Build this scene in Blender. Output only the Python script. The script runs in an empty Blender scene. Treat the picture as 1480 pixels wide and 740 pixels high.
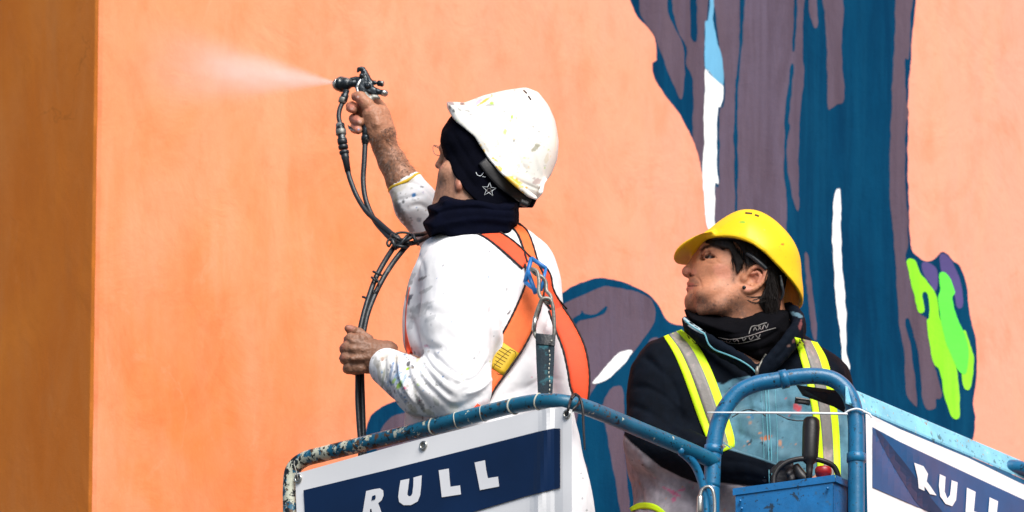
import bpy, bmesh, math, random
import numpy as np
from mathutils import Vector, Matrix
from mathutils.bvhtree import BVHTree
from mathutils.geometry import delaunay_2d_cdt
random.seed(7); rng = np.random.default_rng(7)
sc = bpy.context.scene
col = sc.collection
# ------------------------------------------------------------------ camera, sky, sun
PITCH = math.radians(17.0); CP, SP = math.cos(PITCH), math.sin(PITCH)
FPX = 13500.0; DIST = 20.0; S = DIST / FPX          # one modelling unit = 1.48 mm
CAM = np.array([0.0, 0.0, 1.6]); Y0 = DIST * CP
cam = bpy.data.cameras.new('camera'); camo = bpy.data.objects.new('camera', cam); col.objects.link(camo)
camo.location = CAM; camo.rotation_euler = (math.pi/2 + PITCH, 0, 0)
cam.sensor_width = 36.0; cam.lens = 36.0 * FPX / 1480.0; cam.clip_end = 4000; cam.clip_start = 0.5
sc.camera = camo
cam.dof.use_dof = True; cam.dof.focus_distance = DIST+0.25; cam.dof.aperture_fstop = 4.5
SUN_EL, SUN_AZ = math.radians(44), math.radians(21)   # azimuth measured from straight behind the camera towards its right
w = bpy.data.worlds.new('World'); sc.world = w; w.use_nodes = True
nt = w.node_tree; bg = nt.nodes['Background']
sky = nt.nodes.new('ShaderNodeTexSky'); sky.sky_type = 'NISHITA'; sky.sun_disc = False
sky.sun_elevation = SUN_EL
sky.sun_rotation = math.pi - SUN_AZ
sky.air_density = 1.0; sky.dust_density = 2.0
nt.links.new(sky.outputs[0], bg.inputs[0]); bg.inputs[1].default_value = 0.08
sl = bpy.data.lights.new('sun', 'SUN'); sl.energy = 3.5; sl.angle = math.radians(40); sl.color = (1.0, 0.955, 0.9)
slo = bpy.data.objects.new('sun', sl); col.objects.link(slo)
sd = Vector((math.sin(SUN_AZ)*math.cos(SUN_EL), -math.cos(SUN_AZ)*math.cos(SUN_EL), math.sin(SUN_EL)))
slo.rotation_euler = sd.to_track_quat('Z', 'Y').to_euler(); slo.location = (5, 5, 20)
sc.view_settings.view_transform = 'Standard'; sc.view_settings.look = 'None'
sc.view_settings.exposure = 0.52; sc.view_settings.gamma = 1.0
sc.cycles.max_bounces = 8; sc.cycles.volume_bounces = 6
sc.render.film_transparent = False

# ------------------------------------------------------------------ coordinates
# A place is written (x, y, D): x and y say where it is seen, D how far back it stands (units of 1.48 mm, 0 = near corner of the basket).
def PW(a):
    a = np.asarray(a, dtype=np.float64).reshape(-1, 3)
    px, py, D = a[:, 0], a[:, 1], a[:, 2]
    rx = (px-740)/FPX; ry = (370-py)/FPX
    dy = CP - SP*ry; dz = SP + CP*ry
    t = (Y0 + D*S) / dy
    return np.stack([CAM[0] + t*rx, CAM[1] + t*dy, CAM[2] + t*dz], 1)
def P(px, py, D): return Vector(PW((px, py, D))[0])
def g3(p): return np.array([p[0], p[2], ((370-p[1]) + p[2]*SP)/CP])       # modelling space: x, depth, height
def g_to_img(v): return np.stack([v[:, 0], 370 - (v[:, 2]*CP - v[:, 1]*SP), v[:, 1]], 1)

def catmull(pts, n=8, closed=False):
    pts = [np.array(p, dtype=float) for p in pts]; out = []; m = len(pts)
    rngi = range(m if closed else m-1)
    for i in rngi:
        g = (lambda k: pts[k % m]) if closed else (lambda k: pts[min(max(k, 0), m-1)])
        p0, p1, p2, p3 = g(i-1), g(i), g(i+1), g(i+2)
        for j in range(n):
            t = j/n
            out.append(0.5*((2*p1) + (-p0+p2)*t + (2*p0-5*p1+4*p2-p3)*t*t + (-p0+3*p1-3*p2+p3)*t**3))
    if not closed: out.append(pts[-1])
    return np.array(out)

# ------------------------------------------------------------------ noise
_lat = rng.random(65536).astype(np.float32)
def vnoise(v, scale):
    q = np.asarray(v, dtype=np.float64)/scale + 1000.0
    i = np.floor(q).astype(np.int64); f = q - i; f = f*f*(3-2*f)
    r = 0
    for dx in (0, 1):
        for dy in (0, 1):
            for dz in (0, 1):
                h = ((i[:, 0]+dx)*73856093 ^ (i[:, 1]+dy)*19349663 ^ (i[:, 2]+dz)*83492791) & 65535
                r = r + _lat[h]*(f[:, 0] if dx else 1-f[:, 0])*(f[:, 1] if dy else 1-f[:, 1])*(f[:, 2] if dz else 1-f[:, 2])
    return r*2-1

# ------------------------------------------------------------------ 2D polygons
def poly_sdf(poly, X, Y):
    poly = np.asarray(poly, float)[:, :2]; n = len(poly)
    d2 = np.full(X.shape, 1e12); ins = np.zeros(X.shape, bool)
    for i in range(n):
        a, b = poly[i], poly[(i+1) % n]
        ex, ey = b-a; wx, wy = X-a[0], Y-a[1]
        L = ex*ex+ey*ey+1e-12
        t = np.clip((wx*ex+wy*ey)/L, 0, 1)
        d2 = np.minimum(d2, (wx-ex*t)**2+(wy-ey*t)**2)
        c = ((a[1] > Y) != (b[1] > Y))
        if abs(ey) > 1e-9: ins ^= c & (X < ex*(Y-a[1])/ey + a[0])
    d = np.sqrt(d2); return np.where(ins, -d, d)
def line_dist(line, X, Y):
    line = np.asarray(line, float); d2 = np.full(X.shape, 1e12)
    for a, b in zip(line[:-1], line[1:]):
        ex, ey = (b-a)[:2]; wx, wy = X-a[0], Y-a[1]
        t = np.clip((wx*ex+wy*ey)/(ex*ex+ey*ey+1e-12), 0, 1)
        d2 = np.minimum(d2, (wx-ex*t)**2+(wy-ey*t)**2)
    return np.sqrt(d2)
def blur(a, n):
    for _ in range(n):
        p = np.pad(a, 1, mode='edge')
        a = (p[:-2, 1:-1]+p[2:, 1:-1]+p[1:-1, :-2]+p[1:-1, 2:]+4*a)/8
    return a
def smin(a, b, k):
    if k <= 0: return np.minimum(a, b)
    h = np.maximum(k-np.abs(a-b), 0)/k
    return np.minimum(a, b) - h*h*k*0.25
def smax(a, b, k): return -smin(-a, -b, k)
VIEW = np.array([0, CP, SP]); LAT = np.array([0.0, 1.0, 0.0])

# ------------------------------------------------------------------ implicit sculpting
class Field:
    def __init__(s, lo, hi, h):          # lo, hi in (x, y(seen), D) corners; padded so that any mix fits
        zs = [g3((0, y, D))[2] for y in (lo[1], hi[1]) for D in (lo[2], hi[2])]
        s.lo = np.array([lo[0], lo[2], min(zs)]); s.hi = np.array([hi[0], hi[2], max(zs)]); s.h = h
        s.n = np.ceil((s.hi-s.lo)/h).astype(int)+1
        s.F = np.full(s.n, 60.0, np.float32)
    def sub(s, c0, c1):
        a = np.clip(np.floor((c0-s.lo)/s.h).astype(int), 0, s.n); b = np.clip(np.ceil((c1-s.lo)/s.h).astype(int)+1, 0, s.n)
        sl_ = tuple(slice(a[i], b[i]) for i in range(3))
        ax = [(s.lo[i]+s.h*np.arange(a[i], b[i])).astype(np.float32) for i in range(3)]
        return sl_, ax[0][:, None, None], ax[1][None, :, None], ax[2][None, None, :]
    def put(s, sl_, d, k, op):
        f = s.F[sl_]
        if f.size == 0: return
        s.F[sl_] = smin(f, d, k) if op == '+' else (smax(f, -d, k) if op == '-' else smax(f, d, k))
    def cone(s, a, b, ra, rb, k=6, op='+', flat=None):
        a, b = g3(a), g3(b); m = max(ra, rb)+k+s.h*3+8
        sl_, X, Y, Z = s.sub(np.minimum(a, b)-m, np.maximum(a, b)+m)
        e = b-a; L = e@e+1e-9
        t = np.clip(((X-a[0])*e[0]+(Y-a[1])*e[1]+(Z-a[2])*e[2])/L, 0, 1)
        d = np.sqrt((X-a[0]-e[0]*t)**2+(Y-a[1]-e[1]*t)**2+(Z-a[2]-e[2]*t)**2)-(ra+(rb-ra)*t)
        s.put(sl_, d.astype(np.float32), k, op)
    def chain(s, pts, rs, k=3, op='+', n=0):
        if n:
            q = catmull([tuple(p)+(r,) for p, r in zip(pts, rs)], n); pts = q[:, :3]; rs = q[:, 3]
        for i in range(len(pts)-1): s.cone(pts[i], pts[i+1], rs[i], rs[i+1], k, op)
    def ell(s, c, r, rot=0.0, k=6, op='+', yaw=0.0):      # r = (x, D, height) half sizes, rot: turn in the picture plane, degrees
        c = g3(c); m = max(r)+k+s.h*3+8
        sl_, X, Y, Z = s.sub(c-m, c+m)
        x, y, z = X-c[0], Y-c[1], Z-c[2]
        if yaw:
            ca, sa = math.cos(math.radians(yaw)), math.sin(math.radians(yaw)); x, y = x*ca+y*sa, -x*sa+y*ca
        ca, sa = math.cos(math.radians(rot)), math.sin(math.radians(rot)); x, z = x*ca+z*sa, -x*sa+z*ca
        q = np.sqrt((x/r[0])**2+(y/r[1])**2+(z/r[2])**2)
        q2 = np.sqrt((x/r[0]**2)**2+(y/r[1]**2)**2+(z/r[2]**2)**2)+1e-6
        s.put(sl_, (q*(q-1)/q2).astype(np.float32), k, op)
    def prism(s, poly, Dref, ax=VIEW, sm=0):
        """distance to the outline swept along ax, and the way along ax from the upright plane D = Dref"""
        sl_, X, Y, Z = s.sub(s.lo-1, s.hi+1)
        t = (Y-Dref)/ax[1]
        px = X - t*ax[0]; Zr = Z - t*ax[2]; py = 370-(Zr*CP-Dref*SP)
        px = np.broadcast_to(px, s.F.shape); py = np.broadcast_to(py, s.F.shape)
        x0, y0 = px.min(), py.min(); hs = s.h*0.75
        nx, ny = int((px.max()-x0)/hs)+2, int((py.max()-y0)/hs)+2
        GX, GY = np.meshgrid(x0+hs*np.arange(nx), y0+hs*np.arange(ny), indexing='ij')
        d = poly_sdf(poly, GX, GY)
        if sm: d = blur(d, int(sm))
        d = d.astype(np.float32)
        fx = np.clip((px-x0)/hs, 0, nx-1.001); fy = np.clip((py-y0)/hs, 0, ny-1.001)
        ix, iy = fx.astype(np.int32), fy.astype(np.int32); fx = fx-ix; fy = fy-iy
        dd = d[ix, iy]*(1-fx)*(1-fy)+d[ix+1, iy]*fx*(1-fy)+d[ix, iy+1]*(1-fx)*fy+d[ix+1, iy+1]*fx*fy
        return dd.astype(np.float32), np.broadcast_to(t, s.F.shape)
    def slab(s, poly, Dref, T, R, k=8, ax=VIEW, op='+', sm=6):
        if sm >= 8: poly = catmull([p[:2] for p in poly], 4, True)
        d, t = s.prism(poly, Dref, ax, sm)
        q = np.sqrt(np.maximum(d+R, 0)**2+(t*R/T)**2)-R
        s.F = (smin(s.F, q, k) if op == '+' else smax(s.F, -q, k)).astype(np.float32)
    def carve(s, poly, Dref=0, ax=VIEW, k=3, op='&'):
        d, _ = s.prism(poly, Dref, ax)
        s.F = smax(s.F, d if op == '&' else -d, k).astype(np.float32)
    def mesh(s, smooth=1):
        F = s.F; n = F.shape
        for i in range(3):
            ix = [slice(None)]*3
            for e in (0, -1):
                ix[i] = e; F[tuple(ix)] = np.maximum(F[tuple(ix)], 1.0)
        neg = F < 0
        c = np.zeros([k-1 for k in n], np.int8)
        for a in np.ndindex(2, 2, 2): c += neg[a[0]:n[0]-1+a[0], a[1]:n[1]-1+a[1], a[2]:n[2]-1+a[2]]
        act = (c > 0) & (c < 8); ii = np.argwhere(act)
        idx = np.full(act.shape, -1, np.int64); idx[act] = np.arange(len(ii))
        acc = np.zeros((len(ii), 3)); cnt = np.zeros(len(ii))
        C = [np.array(a) for a in np.ndindex(2, 2, 2)]
        for a in C:
            for b in C:
                if (b-a).sum() == 1 and (b-a).min() == 0:
                    fa = F[tuple((ii+a).T)]; fb = F[tuple((ii+b).T)]; m = (fa < 0) != (fb < 0)
                    t = np.where(m, fa/np.where(m, fa-fb, 1), 0)
                    acc += np.where(m[:, None], a+t[:, None]*(b-a), 0); cnt += m
        v = s.lo + s.h*(ii+acc/cnt[:, None])
        quads = []
        for ax in range(3):
            o = [k for k in range(3) if k != ax]
            sa = [slice(1, -1)]*3; sb = [slice(1, -1)]*3
            sa[ax] = slice(0, -1); sb[ax] = slice(1, None)
            m = neg[tuple(sa)] != neg[tuple(sb)]
            e = np.argwhere(m); e[:, o[0]] += 1; e[:, o[1]] += 1
            fl = neg[tuple(e.T)]
            def cell(d0, d1):
                q = e.copy(); q[:, o[0]] += d0; q[:, o[1]] += d1; return idx[tuple(q.T)]
            q = np.stack([cell(-1, -1), cell(0, -1), cell(0, 0), cell(-1, 0)], 1)
            flip = fl if ax != 1 else ~fl
            q[~flip] = q[~flip][:, ::-1]
            quads.append(q)
        quads = np.concatenate(quads); quads = quads[(quads >= 0).all(1)]
        v = relax(v, quads, smooth)
        return v, quads
def relax(v, q, n, lam=0.6):
    a = np.concatenate([q[:, [0, 1]], q[:, [1, 2]], q[:, [2, 3]], q[:, [3, 0]]])
    deg = np.bincount(a[:, 0], minlength=len(v))+np.bincount(a[:, 1], minlength=len(v))
    for _ in range(n):
        acc = np.zeros_like(v)
        for k in range(3):
            acc[:, k] = np.bincount(a[:, 0], v[a[:, 1], k], len(v))+np.bincount(a[:, 1], v[a[:, 0], k], len(v))
        v = v+lam*(acc/np.maximum(deg, 1)[:, None]-v)
    return v
def normals(v, q):
    fn = np.cross(v[q[:, 2]]-v[q[:, 0]], v[q[:, 3]]-v[q[:, 1]])
    n = np.zeros_like(v)
    for k in range(4):
        for c in range(3): n[:, c] += np.bincount(q[:, k], fn[:, c], len(v))
    return n/(np.linalg.norm(n, axis=1)[:, None]+1e-9)
def folds(v, q, strokes, noise=(), shp=1.0, gain=1.0):
    """cloth creases: strokes of (points seen, half width, height), plus low relief noise of (scale, height)"""
    n = normals(v, q); im = g_to_img(v); face = np.clip(-(n@VIEW)*1.5+0.3, 0, 1)
    d = np.zeros(len(v))
    for pts, wd, amp in strokes:
        wd = wd*shp; amp = amp*gain
        L = catmull(pts, 5); s_ = line_dist(L, im[:, 0], im[:, 1])
        e = np.minimum(np.hypot(im[:, 0]-L[0][0], im[:, 1]-L[0][1]), np.hypot(im[:, 0]-L[-1][0], im[:, 1]-L[-1][1]))
        d += amp*np.exp(-(s_/wd)**2)*face*np.clip(e/(2.5*wd)+0.25, 0, 1)
    for sca, amp in noise: d += amp*vnoise(v*np.array([1, 1, 0.7]), sca)
    return v+n*d[:, None]

# ------------------------------------------------------------------ objects
def mesh_obj(name, V, F, m, parent=None, colr=None, smooth=True, extra=None):
    """one mesh object; V world coordinates, F quads array or list of faces"""
    me = bpy.data.meshes.new(name)
    V = np.asarray(V, dtype=np.float32)
    if isinstance(F, np.ndarray) and F.ndim == 2:
        k = F.shape[1]; me.vertices.add(len(V)); me.vertices.foreach_set('co', V.ravel())
        me.loops.add(F.size); me.loops.foreach_set('vertex_index', F.astype(np.int32).ravel())
        me.polygons.add(len(F)); me.polygons.foreach_set('loop_start', np.arange(0, F.size, k, dtype=np.int32))
        me.update(calc_edges=True)
    else:
        me.from_pydata(V.tolist(), [], [list(map(int, f)) for f in F])
    me.polygons.foreach_set('use_smooth', np.full(len(me.polygons), smooth))
    if colr is not None:
        at = me.color_attributes.new('Col', 'FLOAT_COLOR', 'POINT')
        c = np.ones((len(V), 4), np.float32); c[:, :3] = colr; at.data.foreach_set('color', c.ravel())
    if extra is not None:
        at = me.attributes.new('wear', 'FLOAT', 'POINT'); at.data.foreach_set('value', np.asarray(extra, np.float32))
    me.materials.append(m); me.update()
    o = bpy.data.objects.new(name, me); col.objects.link(o)
    if parent is not None: own(o, parent)
    return o
def own(o, parent):
    o.parent = parent; o.matrix_parent_inverse = Matrix.Translation(parent_loc(parent)).inverted()
def parent_loc(p):
    l = Vector(p.location)
    return l if p.parent is None else Vector(p.location)      # children keep world coordinates; only roots are moved
def thing(name, label, cat, loc, group=None):
    o = bpy.data.objects.new(name, None); o.empty_display_size = 0.1; col.objects.link(o); o.location = loc
    o['label'] = label; o['category'] = cat
    if group: o['group'] = group
    return o
def tag(o, label, cat, group=None, kind=None):
    if label: o['label'] = label
    if cat: o['category'] = cat
    if group: o['group'] = group
    if kind: o['kind'] = kind
    return o
def tube_geo(pts, r, n=14, cap=True, closed=False):
    pts = [Vector(p) for p in pts]; m = len(pts)
    r = [r]*m if np.isscalar(r) else list(r)
    V, F = [], []; up = None
    for i, p in enumerate(pts):
        a = pts[(i-1) % m] if closed else pts[max(i-1, 0)]; b = pts[(i+1) % m] if closed else pts[min(i+1, m-1)]
        t = (b-a).normalized()
        if up is None: up = t.orthogonal().normalized()
        up = (up-t*up.dot(t)).normalized(); sd_ = t.cross(up)
        for k in range(n):
            an = 2*math.pi*k/n; V.append(p+(up*math.cos(an)+sd_*math.sin(an))*r[i])
    for i in range(m if closed else m-1):
        j = (i+1) % m
        for k in range(n): F.append((i*n+k, i*n+(k+1) % n, j*n+(k+1) % n, j*n+k))
    if cap and not closed:
        F.append(tuple(range(n))[::-1]); F.append(tuple((m-1)*n+k for k in range(n)))
    return [tuple(v) for v in V], F
class Geo:
    def __init__(s): s.V, s.F = [], []
    def add(s, VF):
        b = len(s.V); s.V += list(map(tuple, VF[0])); s.F += [tuple(b+i for i in f) for f in VF[1]]; return s
    def obj(s, name, m, parent=None, smooth=True, **kw): return mesh_obj(name, s.V, s.F, m, parent, smooth=smooth, **kw)
def tube(name, pts, r, m, parent=None, n=14, sub=6, closed=False, wearfn=None, tags=None):
    """tube through (x, y, D) points, r in units"""
    rr = None if np.isscalar(r) else r
    if rr is not None: q = catmull([tuple(p)+(a,) for p, a in zip(pts, rr)], sub, closed); r_ = q[:, 3]*S; q = q[:, :3]
    else: q = catmull(pts, sub, closed) if sub > 1 else np.array(pts, float); r_ = r*S
    VF = tube_geo(PW(q), r_, n, True, closed)
    o = mesh_obj(name, VF[0], VF[1], m, parent, extra=None if wearfn is None else wearfn(np.repeat(q, n, axis=0)))
    return o
def box_geo(c, ax, h):
    """c centre Vector, ax three unit vectors, h half sizes (m), slightly chamfered"""
    bm = bmesh.new(); bmesh.ops.create_cube(bm, size=2)
    for v in bm.verts:
        v.co = Vector(c)+ax[0]*v.co.x*h[0]+ax[1]*v.co.y*h[1]+ax[2]*v.co.z*h[2]
    b = min(h)*0.3
    bmesh.ops.bevel(bm, geom=list(bm.edges), offset=min(b, 0.004), segments=2, affect='EDGES', profile=0.5)
    bmesh.ops.recalc_face_normals(bm, faces=bm.faces)
    bm.verts.index_update(); V = [tuple(v.co) for v in bm.verts]; F = [tuple(v.index for v in f.verts) for f in bm.faces]; bm.free()
    return V, F
XA, YA, ZA = Vector((1, 0, 0)), Vector((0, 1, 0)), Vector((0, 0, 1))
def sheet(name, poly, mapfn, m, parent=None, grid=12.0, thick=0.0, colfn=None, smooth=True):
    """a flat or gently curved sheet: outline (seen points) filled with a fine net and laid by mapfn(x, y, lift)"""
    poly = [(float(a), float(b)) for a, b in poly]
    n = len(poly); pts = []
    for i in range(n):
        a, b = np.array(poly[i]), np.array(poly[(i+1) % n]); k = max(1, int(np.linalg.norm(b-a)/grid))
        for j in range(k): pts.append(tuple(a+(b-a)*j/k))
    nb = len(pts); edges = [(i, (i+1) % nb) for i in range(nb)]
    A = np.array(pts); x0, y0 = A.min(0); x1, y1 = A.max(0)
    gx, gy = np.meshgrid(np.arange(x0, x1, grid)+grid*.5, np.arange(y0, y1, grid)+grid*.5, indexing='ij')
    gx = gx.ravel(); gy = gy.ravel(); ok = poly_sdf(A, gx, gy) < -grid*0.35
    allp = [Vector(p) for p in pts]+[Vector((a, b)) for a, b in zip(gx[ok], gy[ok])]
    vo, eo, fo, *_ = delaunay_2d_cdt(allp, edges, [tuple(range(nb))], 1, 1e-5)
    Vp = np.array([tuple(v) for v in vo]); F = [tuple(f) for f in fo]
    a0 = Vp[[f[0] for f in F]]; a1 = Vp[[f[1] for f in F]]; a2 = Vp[[f[2] for f in F]]
    cr = (a1-a0)[:, 0]*(a2-a0)[:, 1]-(a1-a0)[:, 1]*(a2-a0)[:, 0]
    F = [f if c < 0 else f[::-1] for f, c in zip(F, cr)]
    V = mapfn(Vp[:, 0], Vp[:, 1], thick)
    cl = None if colfn is None else colfn(Vp)
    if thick > 0:      # closed slab
        V2 = mapfn(Vp[:, 0], Vp[:, 1], 0.0); N = len(V); from collections import Counter
        ed = Counter()
        for f in F:
            for i in range(3): ed[(f[i], f[(i+1) % 3])] += 1
        side = [(a, a+N, b+N, b) for (a, b) in ed if (b, a) not in ed]
        F = F+[tuple(i+N for i in f[::-1]) for f in F]+side
        V = np.concatenate([V, V2]); cl = None if cl is None else np.concatenate([cl, cl])
    return mesh_obj(name, V, F, m, parent, colr=cl, smooth=False if thick > 0 else smooth)

# ------------------------------------------------------------------ draping over finished shapes
class Surf:
    def __init__(s, objs):
        V, F, b = [], [], 0
        for o in objs:
            me = o.data; n = len(me.vertices); a = np.empty(n*3, np.float32); me.vertices.foreach_get('co', a)
            V += a.reshape(-1, 3).tolist(); F += [[b+i for i in p.vertices] for p in me.polygons]; b += n
        s.t = BVHTree.FromPolygons(V, F)
    def depth(s, px, py):
        d = PW((px, py, 0))[0]-CAM; d /= np.linalg.norm(d)
        h = s.t.ray_cast(Vector(CAM), Vector(d))
        return (h[3] if h[0] is not None else None), d
def depth_fill(t):
    t = np.array(t, float); bad = np.isnan(t)
    if bad.all(): return np.full(t.shape, DIST)
    for _ in range(200):
        bad = np.isnan(t)
        if not bad.any(): break
        p = np.pad(t, 1, constant_values=np.nan)
        nb = np.stack([p[:-2, 1:-1], p[2:, 1:-1], p[1:-1, :-2], p[1:-1, 2:]])
        ok = ~np.isnan(nb); s_ = np.where(ok, nb, 0).sum(0); c = ok.sum(0)
        t = np.where(bad & (c > 0), s_/np.maximum(c, 1), t)
    return t
def ribbon(name, surf, pts, width, m, parent=None, off=2.0, thick=1.6, n=7, sm=4, side=None, step=5.0, wearfn=None, colfn=None):
    """a strap laid over a body: pts seen centre line, width seen; it keeps its own thickness"""
    wd = [width]*len(pts) if np.isscalar(width) else width
    q = catmull([tuple(p[:2])+(a,) for p, a in zip(pts, wd)], 8)
    L = np.concatenate([[0], np.cumsum(np.linalg.norm(np.diff(q[:, :2], axis=0), axis=1))])
    k = max(3, int(L[-1]/step)); u = np.linspace(0, L[-1], k); q = np.stack([np.interp(u, L, q[:, i]) for i in range(3)], 1)
    tg = np.gradient(q[:, :2], axis=0); tg /= np.linalg.norm(tg, axis=1)[:, None]+1e-9; nm = np.stack([-tg[:, 1], tg[:, 0]], 1)
    if side: nm = np.tile(np.array(side, float), (k, 1))
    T = np.zeros((k, n)); Dr = np.zeros((k, n, 3)); PX = np.zeros((k, n, 2))
    for i in range(k):
        for j in range(n):
            p = q[i, :2]+nm[i]*q[i, 2]*(j/(n-1)-0.5); PX[i, j] = p
            t, d = surf.depth(*p); T[i, j] = np.nan if t is None else t; Dr[i, j] = d
    T = depth_fill(T)
    if sm:
        T0 = T.copy(); T = blur(T, sm); T = np.minimum(T, T0+0.0005)
    top = CAM+Dr*(T-off*S)[..., None]; bot = CAM+Dr*(T-off*S+thick*S)[..., None]
    V = np.concatenate([top.reshape(-1, 3), bot.reshape(-1, 3)]); N = k*n; F = []
    for i in range(k-1):
        for j in range(n-1):
            a = i*n+j; F.append((a, a+n, a+n+1, a+1)); F.append((N+a, N+a+1, N+a+n+1, N+a+n))
    for i in range(k-1):
        a = i*n; F.append((a, N+a, N+a+n, a+n)); a = i*n+n-1; F.append((a, a+n, N+a+n, N+a))
    for j in range(n-1):
        a = j; F.append((a, a+1, N+a+1, N+a)); a = (k-1)*n+j; F.append((a, N+a, N+a+1, a+1))
    cl = None
    if colfn is not None: cl = np.tile(colfn(PX.reshape(-1, 2)), (2, 1))
    return mesh_obj(name, V, F, m, parent, colr=cl)
def cord(name, surf, pts, r, m, parent=None, off=0.5, n=8, sub=6, sm=2, flat=False):
    q = catmull([p[:2] for p in pts], sub); T = []; Dr = []
    for p in q:
        t, d = surf.depth(*p); T.append(np.nan if t is None else t); Dr.append(d)
    T = depth_fill(np.array(T)[:, None]); 
    if sm: T = blur(T, sm)
    pw = CAM+np.array(Dr)*(T-off*S)
    VF = tube_geo(pw, r*S, n); return mesh_obj(name, VF[0], VF[1], m, parent)

# ------------------------------------------------------------------ materials
def srgb(r, g, b):
    f = lambda c: (c/255/12.92) if c/255 <= 0.04045 else ((c/255+0.055)/1.055)**2.4
    return (f(r), f(g), f(b))
def nodes(m):
    m.use_nodes = True; t = m.node_tree; return t, t.nodes, t.links, t.nodes['Principled BSDF']
def material(name, c=(0.5, 0.5, 0.5), rough=0.6, metal=0.0, bump=0.0, bscale=300.0, var=0.0, vscale=20.0, attr=False, sss=0.0, sheen=0.0, coat=0.0, spec=0.5, stretch=None, c2=None, c2amt=0.5, trans=0.0, alpha=1.0):
    m = bpy.data.materials.new(name); t, N, L, B = nodes(m)
    B.inputs['Roughness'].default_value = rough; B.inputs['Metallic'].default_value = metal
    B.inputs['Specular IOR Level'].default_value = spec
    if sss:
        B.inputs['Subsurface Weight'].default_value = sss; B.inputs['Subsurface Radius'].default_value = (1, 0.35, 0.2); B.inputs['Subsurface Scale'].default_value = 0.004
    if sheen: B.inputs['Sheen Weight'].default_value = sheen; B.inputs['Sheen Roughness'].default_value = 0.5
    if coat: B.inputs['Coat Weight'].default_value = coat; B.inputs['Coat Roughness'].default_value = 0.15
    if trans: B.inputs['Transmission Weight'].default_value = trans
    tc = N.new('ShaderNodeTexCoord'); src = tc.outputs['Object']
    if stretch:
        mp = N.new('ShaderNodeMapping'); mp.inputs['Scale'].default_value = stretch; L.new(src, mp.inputs[0]); src = mp.outputs[0]
    if attr:
        a = N.new('ShaderNodeAttribute'); a.attribute_name = 'Col'; cs = a.outputs['Color']
    else:
        r_ = N.new('ShaderNodeRGB'); r_.outputs[0].default_value = (*c, 1); cs = r_.outputs[0]
    if c2:
        nz = N.new('ShaderNodeTexNoise'); nz.inputs['Scale'].default_value = vscale*0.4; nz.inputs['Detail'].default_value = 6; nz.inputs['Roughness'].default_value = 0.65; L.new(src, nz.inputs[0])
        rp = N.new('ShaderNodeValToRGB'); rp.color_ramp.elements[0].position = 0.62-c2amt*0.25; rp.color_ramp.elements[1].position = 0.70-c2amt*0.2
        L.new(nz.outputs[0], rp.inputs[0]); mx = N.new('ShaderNodeMix'); mx.data_type = 'RGBA'
        L.new(rp.outputs[0], mx.inputs['Factor']); L.new(cs, mx.inputs['A']); mx.inputs['B'].default_value = (*c2, 1); cs = mx.outputs['Result']
    if var:
        nz = N.new('ShaderNodeTexNoise'); nz.inputs['Scale'].default_value = vscale; nz.inputs['Detail'].default_value = 7; nz.inputs['Roughness'].default_value = 0.6; L.new(src, nz.inputs[0])
        mr = N.new('ShaderNodeMapRange'); mr.inputs[1].default_value = 0.25; mr.inputs[2].default_value = 0.75; mr.inputs[3].default_value = 1-var; mr.inputs[4].default_value = 1+var
        L.new(nz.outputs[0], mr.inputs[0]); vm = N.new('ShaderNodeVectorMath'); vm.operation = 'SCALE'
        L.new(cs, vm.inputs[0]); L.new(mr.outputs[0], vm.inputs['Scale']); cs = vm.outputs[0]
    L.new(cs, B.inputs['Base Color'])
    if bump:
        nz = N.new('ShaderNodeTexNoise'); nz.inputs['Scale'].default_value = bscale; nz.inputs['Detail'].default_value = 5; L.new(src, nz.inputs[0])
        bp = N.new('ShaderNodeBump'); bp.inputs['Strength'].default_value = bump; bp.inputs['Distance'].default_value = 0.002
        L.new(nz.outputs[0], bp.inputs['Height']); L.new(bp.outputs[0], B.inputs['Normal'])
    return m

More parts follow.
